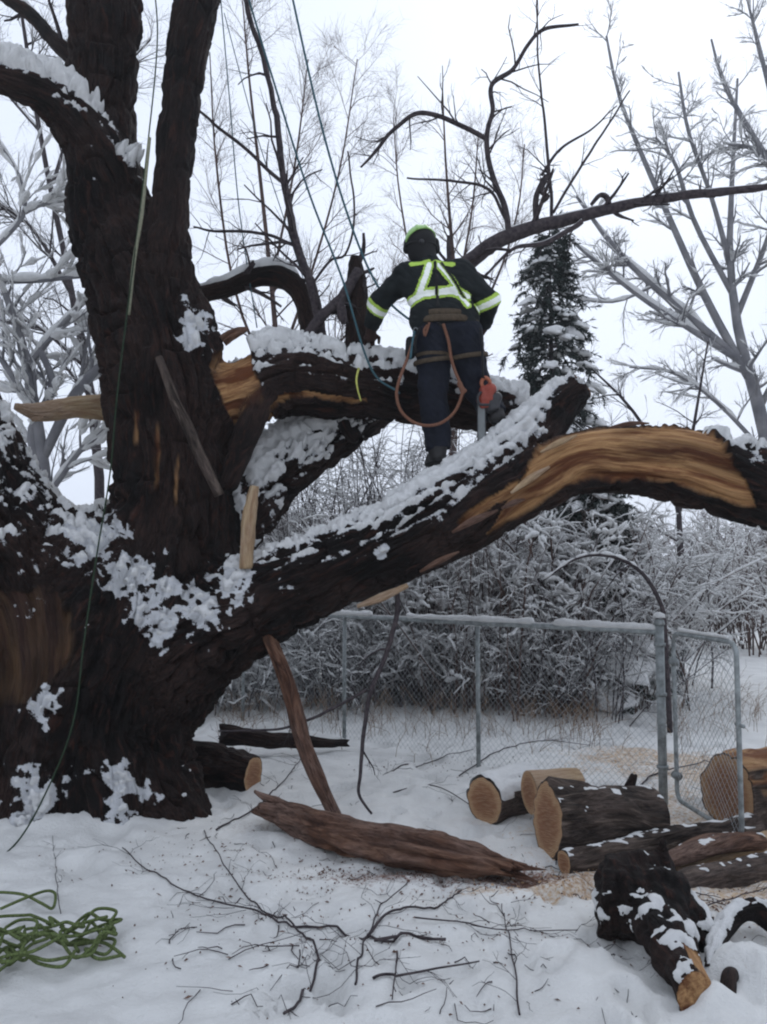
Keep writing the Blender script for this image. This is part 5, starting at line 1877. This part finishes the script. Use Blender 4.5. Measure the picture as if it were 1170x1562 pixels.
# left: snowy branches behind the old trunk
d = 9.5
back_tree('snowy_tree', pb(60, d), [trunk_to(60, d, 0, 0, 12, 0)[0], (70, 800, d, 11.2), (62, 680, d, 9.3), (45, 580, d, 7.4), (20, 480, d, 5.6), (-20, 380, d, 3.7), (-60, 280, d, 1.9)],
          [[(65, 700, d, 7.4), (110, 610, d, 8.1), (155, 555, d, 7.4), (200, 520, d, 5.0)], [(40, 560, d, 5.0), (90, 500, d, 5.0), (130, 460, d, 3.7), (170, 440, d, 2.5)],
           [(0, 430, d, 3.7), (60, 428, d, 3.7), (120, 422, d, 3.1), (180, 420, d, 1.9)], [(-20, 390, d, 3.1), (10, 360, d, 3.7), (38, 322, d, 3.1), (30, 270, d, 2.8), (5, 225, d, 2.5), (-20, 190, d, 1.9)],
           [(38, 325, d, 2.8), (65, 312, d, 2.8), (100, 308, d, 1.9)], [(55, 640, d, 5.6), (10, 560, d, 5.0), (-20, 520, d, 3.7)], [(70, 760, d, 5.6), (120, 690, d, 4.3), (165, 650, d, 2.5)],
           [(66, 720, d, 8.7), (50, 660, d, 8.7), (80, 590, d, 6.2), (60, 530, d, 5.0)]],
          'snow-covered tree seen between the old trunk and its leaning limb', seed=160, lev=((9, 1.2), (6, 0.7), (5, 0.35)), snow=(2.2, 0.013), rmin=0.0024, ang=(20, 45), mat=M_HAZETWIG)
d = 12.0
back_tree('bare_tree', pb(150, d), [trunk_to(150, d, 0, 0, 8, 0)[0], (150, 700, d, 7.4), (110, 450, d, 5.0), (60, 200, d, 3.7), (30, 0, d, 2.5), (10, -100, d, 1.2)],
          [[(110, 450, d, 3.7), (50, 350, d, 3.1), (-20, 300, d, 1.9)], [(80, 280, d, 3.1), (120, 180, d, 2.5), (230, 60, d, 1.2)], [(60, 200, d, 2.5), (0, 130, d, 1.9), (-50, 60, d, 1.2)], [(130, 560, d, 3.7), (60, 500, d, 2.5), (-10, 470, d, 1.9)]],
          'thin bare tree in the sky left of the old trunk', seed=190, lev=((16, 1.4), (7, 0.8), (6, 0.42)), snow=(0.9, 0.005), rmin=0.0028)
# fine bare trees in the sky behind the climber
d = 15.0
back_tree('bare_tree', pb(430, d), [trunk_to(430, d, 0, 0, 8, 0)[0], (432, 700, d, 6.0), (420, 500, d, 4.2), (400, 300, d, 3.0), (380, 120, d, 1.8), (370, 0, d, 0.9)],
          [[(428, 620, d, 3.0), (360, 450, d, 2.4), (330, 250, d, 1.8), (320, 80, d, 0.9)], [(425, 560, d, 3.0), (480, 400, d, 2.1), (520, 250, d, 1.5), (545, 90, d, 0.9)], [(415, 430, d, 2.4), (450, 250, d, 1.8), (470, 90, d, 0.9)],
           [(428, 640, d, 2.4), (520, 520, d, 1.8), (600, 430, d, 1.2)]],
          'fine bare tree in the sky between the trunk and the climber', seed=220, lev=((18, 1.6), (7, 0.9), (7, 0.5)), snow=None, mat=M_BROWNTWIG, rmin=0.0032, up=0.15)
d = 17.0
back_tree('bare_tree', pb(690, d), [trunk_to(690, d, 0, 0, 8, 0)[0], (690, 700, d, 6.0), (700, 520, d, 4.2), (690, 380, d, 3.0), (680, 250, d, 1.8), (675, 130, d, 0.9)],
          [[(695, 600, d, 3.0), (640, 450, d, 2.1), (610, 300, d, 1.5), (600, 180, d, 0.9)], [(700, 540, d, 3.0), (760, 420, d, 2.1), (790, 320, d, 1.5), (800, 220, d, 0.9)], [(695, 460, d, 2.4), (720, 320, d, 1.8), (730, 200, d, 0.9)]],
          'faint bare tree rising behind the climber', seed=250, lev=((18, 1.5), (7, 0.8), (7, 0.45)), snow=None, mat=M_BROWNTWIG, rmin=0.0032, up=0.12)
d = 14.0
back_tree('bare_tree', pb(1035, d), [trunk_to(1035, d, 0, 0, 9, 0)[0], (1037, 800, d, 4.2), (1010, 700, d, 3.0), (960, 620, d, 2.4), (900, 560, d, 1.2)],
          [[(1037, 780, d, 3.0), (1060, 640, d, 2.4), (1080, 520, d, 1.2)], [(1030, 740, d, 2.4), (960, 680, d, 1.8), (870, 640, d, 1.2)]],
          'slim dark tree standing under the torn limb', seed=280, lev=((12, 0.9), (5, 0.5), (4, 0.25)), snow=(0.8, 0.006), mat=M_TWIG, rmin=0.003)


def evergreen(base, H, W, label, seed, z0=0.3):
    g = np.random.default_rng(seed)
    root = thing('evergreen_tree', base, label, 'tree')
    v, f = tubes(A([base, base + A([0, 0, H])]), A([0.09, 0.01]), 8, True)
    part('trunk', v, f, M_TWIG, root)
    # branches in whorls
    N = 260
    t = np.sort(g.uniform(0.02, 1, N) ** 0.85)
    z = z0 + (H - z0) * t
    az = g.uniform(0, 6.283, N)
    L = W * (1 - t) ** 0.62 * g.uniform(0.35, 1.2, N) + 0.14
    K = 5
    PP = np.zeros((N, K, 3))
    for k in range(K):
        s = k / (K - 1)
        PP[:, k] = base + np.stack([np.cos(az) * L * s, np.sin(az) * L * s, z + L * (0.25 * s - 0.55 * s * s)], -1)
    RR = np.tile(np.linspace(0.012, 0.003, K), (N, 1))
    a, ra = grow(PP, RR, 7, (0.14, 0.34), (35, 65), 4, -0.05, 0.12, 0.2, 1, 0.6, 0.4, 0.1, seed, 0.2, 0.002)
    tv, tf = merge([tubes(PP, RR, 3), tubes(a, ra, 3)])
    cr = part('crown', tv, tf, M_TWIG, root, kind='stuff')
    # needle sprays: narrow blades along the side twigs
    q = np.concatenate([a, PP[:, 1:, :]])
    n_per = 24
    M = len(q) * n_per
    par = np.repeat(np.arange(len(q)), n_per)
    x = g.uniform(0, 3, M) * 0.999
    i = x.astype(int)
    fr = (x - i)[:, None]
    s = q[par, i] * (1 - fr) + q[par, i + 1] * fr
    T = unit(q[par, i + 1] - q[par, i])
    rv = unit(g.normal(size=(M, 3)))
    dd = unit(T * 0.7 + rv * 0.7 + A([0, 0, -0.15]))
    ln = g.uniform(0.05, 0.10, M)[:, None]
    wv = unit(np.cross(dd, g.normal(size=(M, 3)))) * 0.009
    vv = np.stack([s - wv, s + wv, s + dd * ln], 1).reshape(-1, 3)
    ff = np.arange(len(vv)).reshape(-1, 3)
    part('needles', vv, ff, M_NEEDLE, cr, smooth=False, kind='stuff')
    # snow pads: lumpy cushions on branch ends
    S = []
    pick = g.choice(N, 190, replace=False)
    for j in pick:
        w = (0.03 + 0.15 * L[j] / (W + 0.1)) * g.uniform(0.35, 1.15) * (1.8 if g.random() < 0.12 else 1.0)
        c = PP[j, 3] + A([0, 0, 0.01 + 0.1 * w])
        th, ph = np.meshgrid(np.linspace(0, math.pi, 8), np.arange(12) * 2 * math.pi / 12, indexing='ij')
        u = np.stack([np.sin(th) * np.cos(ph), np.sin(th) * np.sin(ph), np.cos(th)], -1).reshape(-1, 3)
        rr = 1 + 0.75 * fbm(u * 2.2 + j, 3, seed)
        v = u * rr[:, None] * A([w * 1.15, w * 1.15, w * 0.6])
        v[:, 2] = np.where(v[:, 2] < 0, v[:, 2] * 0.5, v[:, 2])
        # droop outwards along the branch
        o = A([math.cos(az[j]), math.sin(az[j]), 0])
        v[:, 2] -= 0.45 * np.maximum(v @ o, 0)
        k_, j_ = np.meshgrid(np.arange(7), np.arange(12), indexing='ij')
        b_ = (k_ * 12).ravel()
        j0 = j_.ravel()
        j1 = (j0 + 1) % 12
        S.append((v + c, np.stack([b_ + j0, b_ + 12 + j0, b_ + 12 + j1, b_ + j1], -1)))
    sv, sf = merge(S)
    part('snow', sv, sf, M_SNOW, cr, kind='stuff')
    return root


evergreen(pb(846, 13.0), P(846, 345, 13.0)[2], 1.2, 'dark narrow evergreen with cushions of snow behind the climber', 3, 0.8)
evergreen(pb(905, 11.0), P(905, 715, 11.0)[2], 1.05, 'low snow-laden evergreen behind the gate post', 5, 0.15)


def shrub(px, d, H, n, spread, label, seed, name='snowy_shrub', snow=(1.2, 0.008), lev=((5, 0.5), (4, 0.28)), mat=None, r0=0.012, lean=0.0, group='snowy shrubs behind the fence'):
    g = np.random.default_rng(seed)
    b = pb(px, d)
    root = thing(name, b, label, 'shrub', group)
    K = 7
    az = g.uniform(0, 6.283, n)
    out = g.uniform(0.1, 1, n) * spread
    hh = H * g.uniform(0.55, 1.05, n)
    PP = np.zeros((n, K, 3))
    arch = g.uniform(0.0, 1.1, n) * (g.random(n) < 0.7)
    bx, by = g.normal(0, 0.28, n), g.normal(0, 0.25, n)
    tilt = g.normal(0, 0.3, n) * H
    for k in range(K):
        s = k / (K - 1)
        PP[:, k] = np.stack([bx + tilt * s, by, 0 * bx], -1) + b + np.stack([np.cos(az) * (0.08 + out * s ** 1.3) + lean * s, np.sin(az) * (0.08 + out * s ** 1.3) * 0.8, hh * (s * (1 + arch) - arch * s ** 2.5) - 0.05 * (k == 0)], -1)
    PP[:, 1:] += g.normal(0, 0.03, (n, K - 1, 3)).cumsum(1)
    RR = r0 * g.uniform(0.5, 1.3, n)[:, None] * np.linspace(1, 0.3, K)[None]
    v, f = tubes(PP, RR, 5)
    part('stems', v, f, mat or M_TWIG, root, kind='stuff')
    lst = [(PP, RR)]
    a, ra = PP, RR
    tw = []
    for k, (m_, ln) in enumerate(lev):
        a, ra = grow(a, ra, m_, (ln * 0.4, ln), (20, 75), 5, 0.0, 0.09, 0.12, 1, 0.55, 0.45, 0.24, seed + k, 0.2, 0.0028)
        tw.append((a, ra))
    tv, tf = merge([tubes(x, y, 3) for x, y in tw])
    cr = part('twigs', tv, tf, mat or M_TWIG, root, kind='stuff')
    if snow:
        sv, sf = snow_of(lst + tw, snow[0], snow[1], seed + 30, 0.62)
        part('snow', sv, sf, M_SNOW, cr, kind='stuff')
    return root


places = [(360, 10.5, 1.1, 'low snowy shrub peeping out beside the old trunk'), (450, 11.2, 1.4, 'snowy shrub under the low limb left of the hanging twig'), (530, 10.6, 1.3, 'snowy shrub behind the leftmost visible fence post'),
          (600, 11.5, 2.0, 'snowy shrub in the gap under the middle of the low limb'), (655, 10.8, 2.3, 'tall snowy shrub left of the middle fence post'), (715, 10.4, 2.5, 'tall dense snowy shrub right behind the middle fence post'),
          (775, 10.9, 2.6, 'tall dense snowy shrub midway between the middle post and the gate post'), (835, 10.3, 2.4, 'dark-stemmed snowy shrub left of the low evergreen'), (880, 9.9, 1.6, 'short snowy shrub before the low evergreen'),
          (940, 10.6, 2.2, 'snowy shrub just behind the gate post'), (990, 12.5, 2.0, 'snowy shrub seen through the open gate'), (690, 13.5, 3.0, 'far snowy shrub rising behind the middle post'), (560, 13.5, 2.6, 'far snowy shrub under the low limb'),
          (800, 14.0, 3.2, 'far snowy shrub rising to the torn limb')]
for i, (px, d, H, lb) in enumerate(places):
    shrub(px, d, H, 44, 0.55 + 0.12 * H, lb, 400 + 11 * i, lev=((6, 0.6), (5, 0.33)) if i % 3 else ((9, 0.8), (4, 0.5)), mat=(M_TWIG, M_BROWNTWIG)[i % 2], snow=((1.2, 0.008), (1.9, 0.011), (0.8, 0.006))[i % 3], r0=(0.012, 0.016, 0.010)[i % 3])
far = [(1020, 18, 2.6, 'grey thicket shrub far beyond the gate, leftmost'), (1075, 20, 3.0, 'grey thicket shrub far beyond the gate, in the middle'), (1130, 19, 3.2, 'grey thicket shrub far beyond the gate, towards the right edge'), (1190, 17, 3.0, 'grey thicket shrub at the right edge beyond the gate'),
       (950, 19, 3.0, 'grey thicket shrub far behind the low evergreen'), (870, 20, 3.4, 'grey thicket shrub far behind under the torn limb'), (620, 20, 3.6, 'grey thicket shrub far behind under the climber'), (500, 19, 3.6, 'grey thicket shrub far behind under the snowy back limb'),
       (720, 21, 4.0, 'grey thicket shrub far behind the climber boots'), (420, 18, 3.2, 'grey thicket shrub far behind close to the old trunk')]
for i, (px, d, H, lb) in enumerate(far):
    shrub(px, d, H, 30, 1.2, lb, 700 + 13 * i, name='thicket_shrub', snow=(1.0, 0.012), lev=((6, 0.8), (5, 0.45)), mat=M_BROWNTWIG, r0=0.016, group='grey thicket far beyond the fence')

tall = [(470, 12.2, 3.4, 'tall dark twiggy shrub between the snowy back limb and the low limb'), (545, 12.8, 4.1, 'tall dark twiggy shrub under the end of the snowy back limb'),
        (615, 12.0, 3.9, 'tall dark twiggy shrub left of the climber boots'), (680, 13.0, 3.8, 'tall dark twiggy shrub directly under the climber boots'), (400, 12.5, 3.2, 'tall dark twiggy shrub close beside the old trunk')]
for i, (px, d, H, lb) in enumerate(tall):
    shrub(px, d, H, 40, 1.0, lb, 900 + 17 * i, name='tall_shrub', snow=(0.8, 0.006), lev=((7, 0.9), (5, 0.5)), mat=M_TWIG, r0=0.014, group='tall twiggy shrubs under the limbs')

# bent sapling arching over the gate
d = 9.0
bt = thing('bent_sapling', pb(1015, d), 'thin sapling bent into an arch above the gate', 'tree')
q = [pb(1016, d), P(1014, 960, d), P(1005, 915, d), P(975, 870, d), P(930, 848, d), P(880, 852, d), P(830, 885, d)]
v, f = polytube(q, [0.030, 0.026, 0.024, 0.022, 0.019, 0.014, 0.006], 7, 40)
part('stem', v, f, M_TWIG, bt)
qq = catmull(A(q), 40)
sq, sr = snow_strips(qq[None], np.full((1, 40), 0.018), 0.8, 0.006, 1.1, 5)
v, f = tubes(sq, sr, 7, True)
part('snow', v, f, M_SNOW, bt)
a, ra = grow(qq[None], np.full((1, 40), 0.012), 12, (0.2, 0.6), (30, 70), 5, 0.0, 0.1, 0.2, 1, 0.4, 0.4, 0.15, 8, 0.3, 0.003)
v, f = tubes(a, ra, 4)
part('twigs', v, f, M_TWIG, bt, kind='stuff')


def far_wood():
    """distant wood closing the view: reads as one mass"""
    g = np.random.default_rng(77)
    n = 170
    az = g.uniform(-0.75, 0.75, n)
    dist = g.uniform(28, 60, n)
    x, y = np.sin(az) * dist, np.cos(az) * dist
    h = g.uniform(2.2, 4.6, n) * (dist / 40)
    K = 6
    PP = np.zeros((n * 5, K, 3))
    X, Y, Hh = np.repeat(x, 5) + g.normal(0, 1.0, n * 5), np.repeat(y, 5) + g.normal(0, 1.0, n * 5), np.repeat(h, 5) * g.uniform(0.6, 1.1, n * 5)
    for k in range(K):
        s = k / (K - 1)
        PP[:, k] = np.stack([X, Y, gh(X, Y) - 0.2 + Hh * s], -1)
    PP[:, 1:] += g.normal(0, 0.12, (n * 5, K - 1, 3)).cumsum(1)
    RR = 0.05 * np.linspace(1, 0.3, K)[None] * g.uniform(0.5, 1.2, n * 5)[:, None]
    a, ra = grow(PP, RR, 9, (0.7, 1.8), (25, 65), 4, 0.1, 0.03, 0.1, 1, 0.5, 0.5, 0.15, 78, 0.4, 0.012)
    b, rb = grow(a, ra, 5, (0.4, 0.9), (25, 65), 3, 0.05, 0.03, 0.1, 1, 0.6, 0.6, 0.15, 79, 0.3, 0.010)
    v, f = merge([tubes(PP, RR, 4), tubes(a, ra, 3), tubes(b, rb, 3)])
    o = obj('far_wood', v, f, M_BROWNTWIG)
    tag(o, 'distant grey wood closing the view', None, None, 'stuff')
    sv, sf = snow_of([(a, ra), (b, rb)], 1.2, 0.015, 80, 0.7, 3)
    o2 = obj('snow', sv - A(o.location), sf, M_SNOW, o)
    o2['kind'] = 'stuff'


far_wood()


def weeds():
    g = np.random.default_rng(31)
    n = 620
    cc = g.uniform(330, 1150, 45)
    px = cc[g.integers(0, 45, n)] + g.normal(0, 14, n)
    py = 1062 + np.abs(g.normal(0, 1, 45))[g.integers(0, 45, n)] * 34 + g.normal(0, 5, n)
    PP = np.zeros((n, 4, 3))
    for i in range(n):
        c = gp(px[i], min(py[i], 1170))
        h = g.uniform(0.08, 0.4)
        dx, dy = g.normal(0, 0.12, 2)
        for k in range(4):
            s = k / 3
            PP[i, k] = c + A([dx * s * s, dy * s * s, h * s])
    RR = np.tile(np.linspace(0.003, 0.0015, 4), (n, 1))
    a, ra = grow(PP, RR, 3, (0.05, 0.16), (20, 60), 3, 0.1, 0.02, 0.3, 1, 0.8, 0.6, 0.15, 32, 0.2, 0.0018)
    v, f = merge([tubes(PP, RR, 3), tubes(a, ra, 3)])
    o = obj('dry_weeds', v, f, M_STALK)
    tag(o, 'dry brown weed stalks standing in the snow beyond the fence', None, None, 'stuff')


weeds()


def twig_litter():
    g = np.random.default_rng(55)
    n, K = 260, 6
    px, py = g.uniform(250, 1150, n), 1150 + 410 * g.random(n) ** 0.9
    c = A([G(a_, b_) for a_, b_ in zip(px, py)])
    an = g.uniform(0, 6.283, n)
    L = g.uniform(0.05, 0.42, n) * g.random(n)
    PP = np.zeros((n, K, 3))
    PP[:, 0] = c
    for k in range(1, K):
        an = an + g.normal(0, 0.28, n)
        PP[:, k] = PP[:, k - 1] + np.stack([np.cos(an), np.sin(an), 0 * an], -1) * (L / (K - 1))[:, None]
    PP[..., 2] = gh(PP[..., 0], PP[..., 1]) + 0.006 + np.linspace(0, 1, K)[None] * np.abs(g.normal(0, 0.015, n))[:, None]
    RR = g.uniform(0.0012, 0.0034, n)[:, None] * np.linspace(1, 0.5, K)[None]
    v, f = tubes(PP, RR, 4)
    o = obj('twig_litter', v, f, M_TWIG)
    tag(o, 'scattered thin twigs littering the snow', None, None, 'stuff')


twig_litter()

# ------------------------------------------------------------------ misty winter air
m = bpy.data.materials.new('winter_haze')
m.use_nodes = True
t = m.node_tree
for n in list(t.nodes):
    t.nodes.remove(n)
vo = t.nodes.new('ShaderNodeVolumePrincipled')
vo.inputs['Color'].default_value = (0.96, 0.97, 1.0, 1)
vo.inputs['Density'].default_value = 0.0018
vo.inputs['Anisotropy'].default_value = 0.2
ou = t.nodes.new('ShaderNodeOutputMaterial')
t.links.new(vo.outputs[0], ou.inputs['Volume'])
lo, hi = A([-300, -70, -2.0]), A([300, 410, 16.0])
V = A([[x, y, z] for x in (lo[0], hi[0]) for y in (lo[1], hi[1]) for z in (lo[2], hi[2])])
F = A([[0, 1, 3, 2], [4, 6, 7, 5], [0, 4, 5, 1], [2, 3, 7, 6], [0, 2, 6, 4], [1, 5, 7, 3]])
hz = obj('haze', V, F, m, smooth=False, origin=(0, 0, 0))
tag(hz, 'thin winter haze in the air', None, None, 'stuff')
